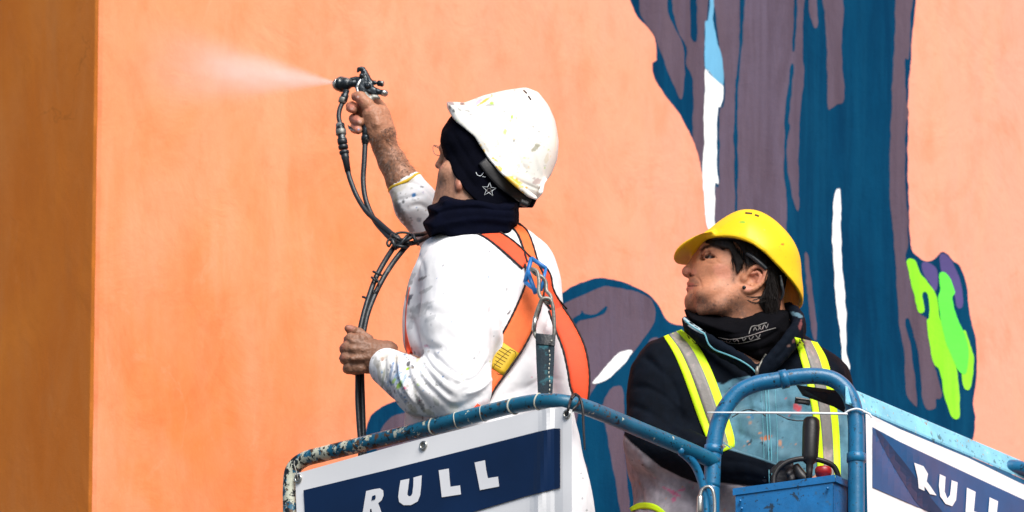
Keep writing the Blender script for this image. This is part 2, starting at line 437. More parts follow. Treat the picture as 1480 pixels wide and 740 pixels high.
def wall_material(name, base, streaks, spots, lo_bump=0.4):
    """thin paint over plaster: cloudy colour, vertical roller streaks, trowel relief, hairline cracks"""
    m = bpy.data.materials.new(name); t, N, L, B = nodes(m); B.inputs['Roughness'].default_value = 0.75
    B.inputs['Specular IOR Level'].default_value = 0.3
    tc = N.new('ShaderNodeTexCoord'); src = tc.outputs['Object']
    def noise(scale, det=6, stretch=None, rough=0.6, dist=0.0):
        s_ = src
        if stretch: mp = N.new('ShaderNodeMapping'); mp.inputs['Scale'].default_value = stretch; L.new(src, mp.inputs[0]); s_ = mp.outputs[0]
        z = N.new('ShaderNodeTexNoise'); z.inputs['Scale'].default_value = scale; z.inputs['Detail'].default_value = det; z.inputs['Roughness'].default_value = rough; z.inputs['Distortion'].default_value = dist
        L.new(s_, z.inputs[0]); return z.outputs[0]
    def ramp(s_, a, b):
        r = N.new('ShaderNodeMapRange'); r.interpolation_type = 'SMOOTHSTEP'; r.inputs[1].default_value = a; r.inputs[2].default_value = b; L.new(s_, r.inputs[0]); return r.outputs[0]
    def mix(f, a, b, mode='MIX'):
        x = N.new('ShaderNodeMix'); x.data_type = 'RGBA'; x.blend_type = mode
        for k, v in (('Factor', f), ('A', a), ('B', b)):
            if isinstance(v, (int, float)): x.inputs[k].default_value = v
            elif isinstance(v, tuple): x.inputs[k].default_value = (*v, 1)
            else: L.new(v, x.inputs[k])
        return x.outputs['Result']
    def mul(a, k):
        x = N.new('ShaderNodeMath'); x.operation = 'MULTIPLY'; L.new(a, x.inputs[0]); x.inputs[1].default_value = k; return x.outputs[0]
    c = mix(ramp(noise(1.5, 5, (1, 1, 0.7), dist=0.4), 0.35, 0.65), base, spots[0])
    if len(spots) > 2:
        sx = N.new('ShaderNodeSeparateXYZ'); L.new(src, sx.inputs[0])
        nn = noise(2.2, 4); ad = N.new('ShaderNodeMath'); ad.operation = 'MULTIPLY_ADD'; L.new(nn, ad.inputs[0]); ad.inputs[1].default_value = 0.9; L.new(sx.outputs[0], ad.inputs[2])
        c = mix(ramp(ad.outputs[0], -0.50, 1.2), c, spots[2])
    c = mix(mul(ramp(noise(4, 5, (1.6, 1.6, 0.3), dist=0.6), 0.42, 0.72), 0.5), c, streaks)
    c = mix(mul(ramp(noise(18, 8, (1, 1, 0.35)), 0.45, 0.75), 0.28), c, spots[1])
    c = mix(mul(ramp(noise(70, 4, (1, 1, 0.5)), 0.55, 0.8), 0.16), c, spots[1])
    c = mix(mul(ramp(noise(2.6, 7, (1, 1, 0.8), rough=0.72, dist=1.2), 0.54, 0.72), 0.34), c, tuple(k*q for k, q in zip(base, (0.80, 0.68, 0.60))))
    c = mix(mul(ramp(noise(11, 8, (1, 1, 0.45), rough=0.75, dist=1.5), 0.57, 0.70), 0.35), c, streaks)
    vo = N.new('ShaderNodeTexVoronoi'); vo.feature = 'DISTANCE_TO_EDGE'; vo.inputs['Scale'].default_value = 1.1
    mpn = N.new('ShaderNodeVectorMath'); mpn.operation = 'ADD'; nz = N.new('ShaderNodeTexNoise'); nz.inputs['Scale'].default_value = 9; nz.inputs['Detail'].default_value = 5; L.new(src, nz.inputs[0])
    sc_ = N.new('ShaderNodeVectorMath'); sc_.operation = 'SCALE'; sc_.inputs['Scale'].default_value = 0.35; L.new(nz.outputs['Color'], sc_.inputs[0]); L.new(src, mpn.inputs[0]); L.new(sc_.outputs[0], mpn.inputs[1]); L.new(mpn.outputs[0], vo.inputs['Vector'])
    crack = N.new('ShaderNodeMapRange'); crack.inputs[1].default_value = 0.0; crack.inputs[2].default_value = 0.006; crack.inputs[3].default_value = 1; crack.inputs[4].default_value = 0; L.new(vo.outputs['Distance'], crack.inputs[0])
    brk = ramp(noise(3.3, 4), 0.56, 0.68); cm = N.new('ShaderNodeMath'); cm.operation = 'MULTIPLY'; L.new(crack.outputs[0], cm.inputs[0]); L.new(brk, cm.inputs[1])
    c = mix(mul(cm.outputs[0], 0.4), c, tuple(k*0.45 for k in base))
    L.new(c, B.inputs['Base Color'])
    b1 = N.new('ShaderNodeBump'); b1.inputs['Strength'].default_value = lo_bump; b1.inputs['Distance'].default_value = 0.02; L.new(noise(7, 6, (1, 1, 0.6), dist=0.5), b1.inputs['Height'])
    b2 = N.new('ShaderNodeBump'); b2.inputs['Strength'].default_value = 0.35; b2.inputs['Distance'].default_value = 0.0015; L.new(noise(260, 4), b2.inputs['Height']); L.new(b1.outputs[0], b2.inputs['Normal'])
    L.new(b2.outputs[0], B.inputs['Normal'])
    return m

def worn_paint(name, base, chips, rust, cream, rough=0.38):
    """blue enamel on steel: chips, rust, drops of old paint; 'wear' attribute adds a crust of cream and black"""
    m = bpy.data.materials.new(name); t, N, L, B = nodes(m); B.inputs['Roughness'].default_value = rough
    tc = N.new('ShaderNodeTexCoord'); src = tc.outputs['Object']
    def noise(scale, det=6, loc=0.0):
        mp = N.new('ShaderNodeMapping'); mp.inputs['Location'].default_value = (loc, loc*1.7, loc*0.3); L.new(src, mp.inputs[0])
        z = N.new('ShaderNodeTexNoise'); z.inputs['Scale'].default_value = scale; z.inputs['Detail'].default_value = det; z.inputs['Roughness'].default_value = 0.65; L.new(mp.outputs[0], z.inputs[0]); return z.outputs[0]
    at = N.new('ShaderNodeAttribute'); at.attribute_name = 'wear'
    def thr(s_, a, wsub, b=0.015):
        x = N.new('ShaderNodeMath'); x.operation = 'MULTIPLY_ADD'; L.new(at.outputs['Fac'], x.inputs[0]); x.inputs[1].default_value = wsub; L.new(s_, x.inputs[2])
        r = N.new('ShaderNodeMapRange'); r.inputs[1].default_value = a; r.inputs[2].default_value = a+b; L.new(x.outputs[0], r.inputs[0]); return r.outputs[0]
    def mix(f, a, b):
        x = N.new('ShaderNodeMix'); x.data_type = 'RGBA'; L.new(f, x.inputs['Factor'])
        for k, v in (('A', a), ('B', b)):
            if isinstance(v, tuple): x.inputs[k].default_value = (*v, 1)
            else: L.new(v, x.inputs[k])
        return x.outputs['Result']
    big = noise(16, 6, 3)
    v = N.new('ShaderNodeMapRange'); v.inputs[1].default_value = .3; v.inputs[2].default_value = .7; L.new(big, v.inputs[0])
    c = mix(v.outputs[0], base, tuple(min(1, k*1.55) for k in base))
    c = mix(thr(noise(55, 6, 1), 0.62, 0.17), c, rust)
    c = mix(thr(noise(38, 8, 8), 0.66, 0.27), c, cream)
    c = mix(thr(noise(100, 6, 5), 0.62, 0.10), c, chips); c = mix(thr(noise(24, 9, 11), 0.625, 0.06), c, chips)
    L.new(c, B.inputs['Base Color'])
    bp = N.new('ShaderNodeBump'); bp.inputs['Strength'].default_value = 0.5; bp.inputs['Distance'].default_value = 0.002; L.new(noise(60, 8, 5), bp.inputs['Height']); L.new(bp.outputs[0], B.inputs['Normal'])
    return m

M = {}
M['salmon'] = wall_material('salmon_plaster', (0.80, 0.198, 0.040), (0.86, 0.34, 0.19), [(0.84, 0.265, 0.120), (0.60, 0.145, 0.034), (0.86, 0.315, 0.215)])
M['ochre'] = wall_material('ochre_plaster', (0.70, 0.22, 0.022), (0.66, 0.24, 0.055), [(0.60, 0.165, 0.014), (0.60, 0.21, 0.05)], 0.15)
M['teal'] = material('teal_mural_paint', (0.004, 0.075, 0.165), 0.6, bump=0.25, bscale=90, var=0.35, vscale=7, stretch=(2.5, 1, 0.5), spec=0.15)
M['mauve'] = material('mauve_mural_paint', (0.135, 0.090, 0.135), 0.65, bump=0.25, bscale=90, var=0.22, vscale=8, stretch=(2.5, 1, 0.4), spec=0.15)
M['violet'] = material('violet_mural_paint', (0.08, 0.06, 0.20), 0.65, bump=0.2, bscale=90, var=0.2, vscale=9, spec=0.15)
M['lime'] = material('lime_mural_paint', (0.28, 0.80, 0.03), 0.6, bump=0.2, bscale=90, var=0.1, vscale=9, spec=0.15)
M['green'] = material('green_mural_paint', (0.11, 0.80, 0.06), 0.6, bump=0.2, bscale=90, var=0.1, vscale=9, spec=0.15)
def mural_material(name, base, dark, light):
    m = bpy.data.materials.new(name); t, N, L, B = nodes(m); B.inputs['Roughness'].default_value = 0.8; B.inputs['Specular IOR Level'].default_value = 0.03
    tc = N.new('ShaderNodeTexCoord'); src = tc.outputs['Object']
    def noise(scale, st, det=6, dist=0.3, rough=0.65):
        mp = N.new('ShaderNodeMapping'); mp.inputs['Scale'].default_value = st; L.new(src, mp.inputs[0])
        z = N.new('ShaderNodeTexNoise'); z.inputs['Scale'].default_value = scale; z.inputs['Detail'].default_value = det; z.inputs['Roughness'].default_value = rough; z.inputs['Distortion'].default_value = dist
        L.new(mp.outputs[0], z.inputs[0]); return z.outputs[0]
    def mixr(fac, a, b, lo, hi, k, c):
        r = N.new('ShaderNodeMapRange'); r.interpolation_type = 'SMOOTHSTEP'; r.inputs[1].default_value = lo; r.inputs[2].default_value = hi; r.inputs[4].default_value = k; L.new(fac, r.inputs[0])
        x = N.new('ShaderNodeMix'); x.data_type = 'RGBA'; L.new(r.outputs[0], x.inputs['Factor'])
        if isinstance(c, tuple): x.inputs['A'].default_value = (*c, 1)
        else: L.new(c, x.inputs['A'])
        x.inputs['B'].default_value = (*b, 1); return x.outputs['Result']
    c = mixr(noise(3.0, (1.6, 1, 0.5)), None, light, 0.42, 0.68, 0.55, base)
    c = mixr(noise(5.5, (2.4, 1, 0.25), dist=0.8), None, dark, 0.40, 0.66, 0.75, c)
    c = mixr(noise(26, (2.2, 1, 0.12)), None, light, 0.48, 0.72, 0.35, c)
    c = mixr(noise(75, (1.8, 1, 0.10)), None, dark, 0.50, 0.72, 0.45, c)
    L.new(c, B.inputs['Base Color'])
    b1 = N.new('ShaderNodeBump'); b1.inputs['Strength'].default_value = 0.35; b1.inputs['Distance'].default_value = 0.02; L.new(noise(7, (1, 1, 0.6)), b1.inputs['Height'])
    b2 = N.new('ShaderNodeBump'); b2.inputs['Strength'].default_value = 0.35; b2.inputs['Distance'].default_value = 0.0015; L.new(noise(260, (1, 1, 1), 4), b2.inputs['Height']); L.new(b1.outputs[0], b2.inputs['Normal']); L.new(b2.outputs[0], B.inputs['Normal'])
    return m
M['teal'] = mural_material('teal_mural_paint', (0.001, 0.044, 0.105), (0.001, 0.026, 0.070), (0.004, 0.062, 0.13))
M['mauve'] = mural_material('mauve_mural_paint', (0.108, 0.078, 0.104), (0.076, 0.054, 0.076), (0.120, 0.098, 0.150))
M['lime'] = mural_material('lime_mural_paint', (0.26, 0.76, 0.03), (0.20, 0.66, 0.03), (0.36, 0.80, 0.06))
M['muralwhite'] = material('white_mural_paint', (0.80, 0.83, 0.84), 0.6, bump=0.2, bscale=90, var=0.05, vscale=9, spec=0.15)
M['muralblue'] = material('pale_blue_mural_paint', (0.12, 0.36, 0.56), 0.6, bump=0.2, bscale=90, var=0.15, vscale=12, stretch=(2, 1, 0.5), spec=0.15)
M['rail'] = worn_paint('worn_blue_paint', (0.003, 0.085, 0.155), (0.004, 0.008, 0.012), (0.09, 0.045, 0.02), (0.5, 0.52, 0.42))
M['rail2'] = worn_paint('blue_paint', (0.003, 0.095, 0.205), (0.004, 0.015, 0.03), (0.02, 0.07, 0.12), (0.03, 0.12, 0.2), 0.34)
M['beam'] = worn_paint('pale_blue_paint', (0.17, 0.46, 0.60), (0.06, 0.2, 0.25), (0.35, 0.30, 0.2), (0.5, 0.6, 0.6), 0.45)
M['banner'] = material('banner_vinyl', (0.80, 0.81, 0.83), 0.32, var=0.03, vscale=6, bump=0.05, bscale=30)
M['navy_print'] = material('navy_print', (0.003, 0.018, 0.066), 0.38, var=0.15, vscale=8, spec=0.25)
M['navy_print_sheen'] = material('navy_painted_sheen', (0.010, 0.075, 0.21), 0.36, var=0.2, vscale=8, coat=0.15)  # same navy as the left banner, lightened to paint in sky sheen
M['fold_shade'] = material('painted_fold_shade', (0.014, 0.032, 0.090), 0.35, var=0.2, vscale=12)  # shade and reflection of the banner fold, put into the colour
M['white_print'] = material('white_print', (0.82, 0.83, 0.86), 0.35)
M['skin'] = material('skin', rough=0.5, attr=True, sss=0.08, bump=0.28, bscale=520, var=0.10, vscale=60, spec=0.4)
M['white_cloth'] = material('white_cotton', rough=0.9, attr=True, bump=0.12, bscale=500, var=0.04, vscale=25, sheen=0.2, spec=0.2)
M['jacket'] = material('jacket_cloth', rough=0.85, attr=True, bump=0.4, bscale=420, var=0.16, vscale=30, spec=0.08)
M['navy_cloth'] = material('navy_knit', rough=0.95, attr=True, bump=0.4, bscale=380, var=0.25, vscale=50, spec=0.06)
M['helmet_white'] = material('white_helmet_shell', rough=0.33, attr=True, bump=0.08, bscale=60, var=0.03, vscale=20)
M['helmet_yellow'] = material('yellow_helmet_shell', rough=0.42, spec=0.28, attr=True, bump=0.06, bscale=90, var=0.04, vscale=25)
M['black'] = material('black_plastic', (0.008, 0.008, 0.010), 0.45, bump=0.15, bscale=200, var=0.2)
M['rubber'] = material('black_rubber', (0.012, 0.017, 0.022), 0.42, bump=0.35, bscale=180, var=0.3, vscale=40, c2=(0.09, 0.10, 0.10), c2amt=0.15)
M['gunmetal'] = material('dirty_gun_metal', (0.020, 0.028, 0.035), 0.30, metal=0.5, bump=0.4, bscale=160, var=0.4, vscale=80, c2=(0.25, 0.26, 0.25), c2amt=0.35)
M['steel'] = material('steel', (0.42, 0.42, 0.40), 0.30, metal=0.9, bump=0.2, bscale=200, var=0.2, vscale=60)
M['dull_steel'] = material('dull_steel', (0.22, 0.22, 0.20), 0.5, metal=0.6, bump=0.4, bscale=200, var=0.4, vscale=90)
M['orange'] = material('orange_webbing', (0.84, 0.072, 0.012), 0.7, bump=0.4, bscale=500, var=0.12, vscale=40, stretch=(1, 1, 1), sheen=0.1)
M['orange_light'] = material('faded_orange_webbing', (0.85, 0.15, 0.03), 0.7, bump=0.4, bscale=500, var=0.15, vscale=40)
M['stitch'] = material('dark_stitching', (0.012, 0.006, 0.008), 0.8)
M['yellow_label'] = material('yellow_label', (0.62, 0.40, 0.01), 0.6, var=0.1, vscale=80)
M['label_print'] = material('label_print', (0.10, 0.07, 0.01), 0.7)
M['blue_plastic'] = material('blue_plastic', (0.02, 0.16, 0.45), 0.4, var=0.1)
M['hivis'] = material('hi_vis_yellow', (0.62, 0.93, 0.0), 0.6, bump=0.3, bscale=400, var=0.06, vscale=40)
M['reflective'] = material('reflective_tape', (0.20, 0.19, 0.18), 0.5, bump=0.3, bscale=300, var=0.15, vscale=60, c2=(0.35, 0.28, 0.27), c2amt=0.25)
M['hair'] = material('dark_hair', (0.008, 0.005, 0.004), 0.55, spec=0.3, bump=0.6, bscale=300, var=0.3, vscale=60, stretch=(1, 1, 0.3))
M['arm_hair'] = material('arm_hair', (0.03, 0.016, 0.010), 0.5)
M['eye_white'] = material('eye_white', (0.40, 0.36, 0.34), 0.2)
M['iris'] = material('iris', (0.02, 0.012, 0.008), 0.1)
M['zip'] = material('teal_zip', (0.10, 0.34, 0.42), 0.5, bump=0.5, bscale=700)
M['red'] = material('red_knob', (0.30, 0.01, 0.012), 0.35, var=0.3, vscale=100)
M['box'] = worn_paint('box_blue_paint', (0.003, 0.095, 0.26), (0.01, 0.03, 0.06), (0.02, 0.10, 0.22), (0.04, 0.2, 0.4), 0.4)
M['string'] = material('white_string', (0.72, 0.78, 0.82), 0.6)
M['tape'] = material('white_tape', (0.5, 0.5, 0.42), 0.6, var=0.2, vscale=90)
M['asphalt'] = material('asphalt', (0.05, 0.05, 0.05), 0.9, bump=0.6, bscale=80, var=0.3, vscale=3)
M['chain_metal'] = M['steel']

# ------------------------------------------------------------------ ground
gv = [(-600, -200, 0), (600, -200, 0), (600, 900, 0), (-600, 900, 0)]
gnd = mesh_obj('ground', gv, [(0, 1, 2, 3)], M['asphalt']); gnd['kind'] = 'structure'

# ------------------------------------------------------------------ the painted building
CX, CD = 137.0, 880.0; SL = 0.20                 # corner of the building and how the long face runs back to the right
A0 = P(CX, 370, CD); wd = Vector((1, SL, 0)).normalized(); wn = Vector((wd.y, -wd.x, 0))     # wn points to the street
sdn = Vector((-0.955, 0.30, 0)).normalized()      # direction in which the side face runs back
sdir = Vector((-0.60, 0.80, 0)).normalized(); sn = Vector((-sdir.y, sdir.x, 0))
def wall_map(x, y, lift):
    a = np.stack([x, y, np.zeros_like(x)], 1); Q = PW(a)-CAM
    n = np.array(wn); k = ((np.array(A0)-CAM)@n)/(Q@n)
    return CAM+Q*k[:, None]+n*lift
wall = thing('painted_building', 'orange plaster building with a dark blue and mauve mural on its street face', 'building', (A0.x, A0.y, 0))
HT = 16.0; rr_ = 0.006
cor = Vector((A0.x, A0.y, 0))
def upright(name, a, b, nrm, m, z0=0.0, z1=HT):
    th = 0.3; V = [a, b, b-nrm*th, a-nrm*th]; V = [(v.x, v.y, z) for z in (z0, z1) for v in V]
    F = [(0, 1, 5, 4), (1, 2, 6, 5), (2, 3, 7, 6), (3, 0, 4, 7), (4, 5, 6, 7), (3, 2, 1, 0)]
    return mesh_obj(name, V, F, m, wall, smooth=False)
# long face with a slightly rounded, uneven arris at the corner
def face_grid():
    zs = np.concatenate([np.linspace(0, 5, 6), np.arange(5.3, 9.6, 0.02), np.linspace(9.8, HT, 8)])
    prof = [(0.30, 0)]+[(0.012*(1-math.sin(t)), 0.012*(1-math.cos(t))) for t in np.linspace(math.pi/2, 0, 5)][::-1]
    return zs, prof
zs, prof = face_grid(); V = []; k = 0
cols = [cor+sdir*6.0]+[cor+sdir*d for d in (0.5, 0.03)]+[None]*3+[cor+wd*d for d in (0.03, 0.5)]+[cor+wd*9.0]
arr = [cor+sdir*0.010, cor+(wd+sdir)*0.0030, cor+wd*0.010]
V1, V2 = [], []
for z in zs:
    j = 0.0012*math.sin(z*17)+0.0008*math.sin(z*53+1)+0.0012*random.random()*(1 if 5 < z < 9.8 else 0)
    off = -wn*abs(j)*0.3+sdir*0
    c_in = (wd*0.5+sdir*0.5).normalized()*abs(j)
    side = [cor+sdir*6.0, cor+sdir*0.5, cor+sdir*0.012, cor+(wd+sdir)*0.0028+c_in]
    main = [cor+(wd+sdir)*0.0028+c_in, cor+wd*0.012, cor+wd*0.5, cor+wd*9.0]
    V1 += [(p.x, p.y, z) for p in side]; V2 += [(p.x, p.y, z) for p in main]
Fq = [(i*4+j, i*4+j+1, i*4+j+5, i*4+j+4) for i in range(len(zs)-1) for j in range(3)]
mesh_obj('side_wall', V1, Fq, M['ochre'], wall, smooth=False)
mesh_obj('street_wall', V2, Fq, M['salmon'], wall, smooth=False)
Vr = [cor+sdir*6, cor, cor+wd*9, cor+wd*9+sdir*6]; mesh_obj('roof', [(v.x, v.y, HT-0.002) for v in Vr], [(0, 1, 2, 3)], M['asphalt'], wall, smooth=False)
back = [cor+wd*9, cor+wd*9+sdir*6, cor+sdir*6]
mesh_obj('rear_wall', [(v.x, v.y, z) for z in (0, HT) for v in back], [(0, 1, 4, 3), (1, 2, 5, 4)], M['salmon'], wall, smooth=False)
print('wall ok')

# mural: flat colour fields, each a coat of paint a little proud of the one below
def rough_edge(pts, n=6, amp=0.5, closed=True):
    q = catmull(pts, n, closed); L_ = np.concatenate([[0], np.cumsum(np.linalg.norm(np.diff(np.vstack([q, q[:1]]), axis=0), axis=1))]); qq = np.vstack([q, q[:1]])
    u = np.arange(0, L_[-1]-1.5, 3.0); q = np.stack([np.interp(u, L_, qq[:, 0]), np.interp(u, L_, qq[:, 1])], 1)
    k = np.array([1, 2, 1])/4; w = rng.normal(0, 1, q.shape); w = np.stack([np.convolve(w[:, i], k, 'same') for i in (0, 1)], 1)
    w2 = rng.normal(0, 1, q.shape); k2 = np.hanning(11); k2 /= k2.sum(); w2 = np.stack([np.convolve(w2[:, i], k2, 'same') for i in (0, 1)], 1)
    return q+amp*(0.45*w+1.5*w2)
TEAL_TRUNK = [(906,-60),(908,-20),(912,5),(922,25),(940,45),(948,60),(950,85),(943,92),(946,112),(960,135),(985,170),(1000,200),(1013,240),(1019,275),(1024,310),(1029,345),(1022,400),(1010,450),(1000,468),(985,470),(965,464),(951,440),(935,424),(905,409),(870,402),(840,408),(812,425),(770,455),(700,520),(620,570),(572,580),(548,590),(533,606),(527,640),(524,760),(560,900),(1400,900),(1407,800),(1405,700),(1406,641),(1409,608),(1406,587),(1410,557),(1412,521),(1410,490),(1402,454),(1397,413),(1387,385),(1376,377),(1369,367),(1361,364),(1351,374),(1340,378),(1328,372),(1317,356),(1314,300),(1312,170),(1318,60),(1325,-20),(1326,-60)]
TEAL_TRUNK = TEAL_TRUNK
shapes = [
 ('teal', 1, TEAL_TRUNK),
 ('mauve', 2, [(923,-60),(923,-20),(925,15),(930,28),(948,58),(961,92),(976,129),(985,145),(988,120),(987,69),(970,30),(965,10),(964,-20),(964,-60)]),
 ('mauve', 2, [(971,-60),(971,-20),(971,10),(980,45),(993,70),(992,95),(1001,115),(1001,190),(1006,210),(1013,236),(1017,232),(1018,150),(1018,60),(1022,20),(1024,-20),(1024,-60)]),
 ('mauve', 2, [(1026,-60),(1026,-20),(1034,20),(1040,70),(1047,120),(1046,155),(1040,165),(1039,265),(1034,270),(1034,330),(1030,345),(1034,400),(1140,400),(1138,300),(1136,257),(1142,275),(1154,305),(1154,220),(1157,152),(1162,110),(1160,60),(1163,-20),(1165,-60)]),
 ('mauve', 2, [(1168,-60),(1168,-20),(1170,18),(1173,30),(1177,41),(1182,34),(1180,-10),(1180,-60)]),
 ('mauve', 2, [(1188,-60),(1188,-20),(1192,30),(1195,80),(1196,152),(1202,156),(1210,151),(1220,145),(1218,100),(1216,60),(1219,18),(1216,-20),(1216,-60)]),
 ('mauve', 2, [(1294,-60),(1294,-20),(1292,80),(1288,160),(1286,230),(1287,300),(1292,345),(1297,428),(1299,469),(1307,515),(1310,567),(1322,587),(1325,580),(1317,505),(1307,464),(1315,464),(1327,515),(1335,585),(1351,590),(1353,577),(1359,577),(1361,567),(1351,531),(1343,469),(1338,459),(1327,449),(1312,385),(1309,372),(1313,340),(1308,253),(1309,184),(1313,165),(1310,142),(1308,87),(1314,83),(1316,28),(1322,-20),(1322,-60)]),
 ('mauve', 2, [(1163,370),(1168,371),(1175,430),(1181,482),(1176,490),(1170,450),(1166,410)]),
 ('mauve', 2, [(700,530),(780,462),(812,440),(849,424),(873,414),(892,416),(917,421),(936,429),(946,443),(946,463),(931,487),(917,507),(900,525),(880,538),(865,552),(850,575),(838,590),(830,640),(845,668),(856,715),(866,780),(700,780),(540,780),(545,650),(550,622),(565,604),(590,595),(640,575)]),
 ('mauve', 2, [(890,558),(900,562),(902,584),(903,652),(907,700),(912,780),(897,780),(892,740),(885,696),(873,652),(868,604),(875,575)]),
 ('mauve', 2, [(936,497),(944,489),(952,489),(956,500),(946,506)]),
 ('violet', 2, [(1333,379),(1351,385),(1356,403),(1352,421),(1343,410),(1335,397)]),
 ('violet', 2, [(1358,369),(1369,370),(1380,384),(1389,413),(1392,442),(1384,444),(1379,423),(1371,403),(1361,392)]),
 ('teal', 3, [(997,-60),(998,20),(999,54),(1007,58),(1007,10),(1006,-60)]),
 ('teal', 3, [(1070,-60),(1069,45),(1066,100),(1062,140),(1061,200),(1062,305),(1062,400),(1067,400),(1066,305),(1066,180),(1067,130),(1073,60),(1077,-20),(1077,-60)]),
 ('teal', 3, [(1147,-60),(1147,20),(1145,70),(1148,73),(1150,50),(1153,-20),(1154,-60)]),
 ('teal', 3, [(1144,92),(1147,98),(1144,130),(1140,170),(1142,185),(1137,205),(1138,240),(1144,280),(1150,320),(1160,420),(1139,420),(1137,300),(1133,240),(1134,190),(1136,150),(1140,110)]),
 ('teal', 3, [(822,472),(829,460),(839,455),(841,449),(846,454),(863,453),(877,442),(873,453),(858,460),(839,463),(828,472)]),
 ('teal', 3, [(832,800),(850,690),(846,640),(835,600),(845,585),(866,570),(872,600),(880,650),(893,720),(900,800)]),
 ('muralblue', 4, [(1026,-60),(1026,-20),(1024,26),(1019,32),(1019,60),(1020,99),(1033,113),(1045,123),(1044,85),(1036,60),(1031,28),(1033,-20),(1034,-60)]),
 ('muralwhite', 4, [(1020,100),(1033,114),(1045,124),(1045,140),(1042,156),(1037,160),(1036,230),(1038,266),(1033,267),(1033,325),(1028,338),(1020,317),(1015,257),(1017,207),(1018,138)]),
 ('muralwhite', 4, [(1210,273),(1215,285),(1216,380),(1222,440),(1223,500),(1227,533),(1218,530),(1213,470),(1208,430),(1203,340),(1205,285)]),
 ('muralwhite', 4, [(856,553),(873,533),(890,514),(900,508),(913,507),(909,516),(892,536),(878,548),(862,554)]),
 ('lime', 4, [(1310,377),(1321,376),(1330,395),(1340,408),(1353,428),(1356,449),(1364,480),(1376,515),(1384,541),(1387,597),(1381,607),(1374,600),(1366,577),(1358,536),(1350,526),(1343,495),(1339,464),(1342,460),(1343,440),(1340,424),(1334,424),(1336,449),(1328,450),(1322,430),(1314,395)]),
 ('lime', 4, [(1392,478),(1400,490),(1407,515),(1404,557),(1397,563),(1391,551),(1389,520)]),
 ('green', 5, [(1358,395),(1369,397),(1380,423),(1376,433),(1387,469),(1396,488),(1400,515),(1396,540),(1386,536),(1371,505),(1361,469),(1356,433),(1359,418)]),
]
nm_ = {'teal': 'teal_paint_shape', 'mauve': 'mauve_paint_shape', 'violet': 'violet_paint_shape', 'muralblue': 'pale_blue_paint_stroke', 'muralwhite': 'white_paint_stroke', 'lime': 'lime_paint_stroke', 'green': 'green_paint_stroke'}
for c, lv, pts in shapes:
    q = rough_edge(pts, 6, 0.7)
    sheet(nm_[c], q, lambda x, y, l, lv=lv: wall_map(x, y, 0.0004*lv), M[c], wall, grid=60)
print('mural ok')
# ------------------------------------------------------------------ paint splashes on cloth and shells
def paint(im, c, splats, jag=0.35):
    """splats: (x, y, half length, half width, angle, colour, strength)"""
    nz = vnoise(np.stack([im[:, 0], im[:, 1], im[:, 2]*0.3], 1), 3.0)
    for x, y, a, b, ang, k, st in splats:
        ca, sa = math.cos(math.radians(ang)), math.sin(math.radians(ang))
        dx, dy = im[:, 0]-x, im[:, 1]-y
        q = np.sqrt(((dx*ca+dy*sa)/a)**2+((-dx*sa+dy*ca)/b)**2)+nz*jag
        f = np.clip((1.1-q)*3, 0, 1)[:, None]*st
        c = c*(1-f)+np.array(k)*f
    return c
BLUE, INK, LIMEC, PINK, YEL, DK, GREY, OLIVE = (0.015, 0.17, 0.45), (0.008, 0.02, 0.06), (0.32, 0.58, 0.01), (0.65, 0.03, 0.20), (0.75, 0.45, 0.02), (0.015, 0.02, 0.03), (0.15, 0.17, 0.18), (0.10, 0.14, 0.03)
RUSTC, BROWN = (0.25, 0.02, 0.02), (0.28, 0.20, 0.12)
def to_world(v): return PW(g_to_img(v))
def const(n, c): return np.tile(np.array(c, float), (n, 1))

# ================================================================== WORKER WITH THE SPRAY GUN
SK = np.array((0.50, 0.245, 0.150)); SKD = np.array((0.30, 0.125, 0.075)); RED = np.array((0.56, 0.20, 0.14))
ZV = []; ZQ = []; ZC = []; base = 0
def addpart(lst, v, q, c):
    n = sum(len(a) for a in lst[0]); lst[0].append(v); lst[1].append(q+n); lst[2].append(c)
def fold_skin(v, q, amp=0.5, sc_=3.0):
    n = normals(v, q); return v+n*(amp*vnoise(v, sc_)+amp*0.6*vnoise(v+50, sc_*0.45))[:, None]
body1 = ([], [], [])
# head
F = Field((612, 150, 205), (800, 350, 400), 1.7)
HEAD1 = [(652,172),(641,190),(639,205),(643,224),(641,234),(636,245),(633,252),(631,266),(627,285),(623,300),(634,335),(700,345),(738,325),(748,300),(770,262),(790,210),(780,160),(740,142),(690,146)]
F.slab(HEAD1, 300, 60, 46, k=0)
F.cone((644, 222, 322), (633.5, 239, 328), 5.5, 5.0, 7)
F.ell((639, 244, 322), (5, 5, 4), 0, 5)
F.cone((640, 214, 318), (652, 205, 280), 6, 6, 9)
F.ell((650, 252, 275), (16, 20, 18), 0, 10)
H1 = F.F.copy()
F.ell((664, 268, 243), (6.0, 6, 9), -12, 3)                 # ear lobe under the cloth
F.ell((665, 262, 246), (7, 6, 11), -15, 3)
v, q = F.mesh(1); im = g_to_img(v); n = len(v)
c = const(n, SK*0.95)
st = np.clip(1-poly_sdf([(646,244),(640,250),(634,262),(628,290),(640,300),(690,290),(672,262),(660,250)], im[:, 0], im[:, 1])/6-0.5, 0, 1)[:, None]
c = c*(1-0.42*st)+np.array((0.15, 0.085, 0.06))*0.42*st
c = paint(im, c, [(663, 268, 7, 10, 0, (0.50, 0.17, 0.11), 0.6), (634, 240, 6, 5, 0, (0.52, 0.2, 0.14), 0.5)])
c *= (1+0.12*vnoise(v, 2.2)[:, None])
addpart(body1, fold_skin(v, q, 0.35), q, c)
Fh1 = F
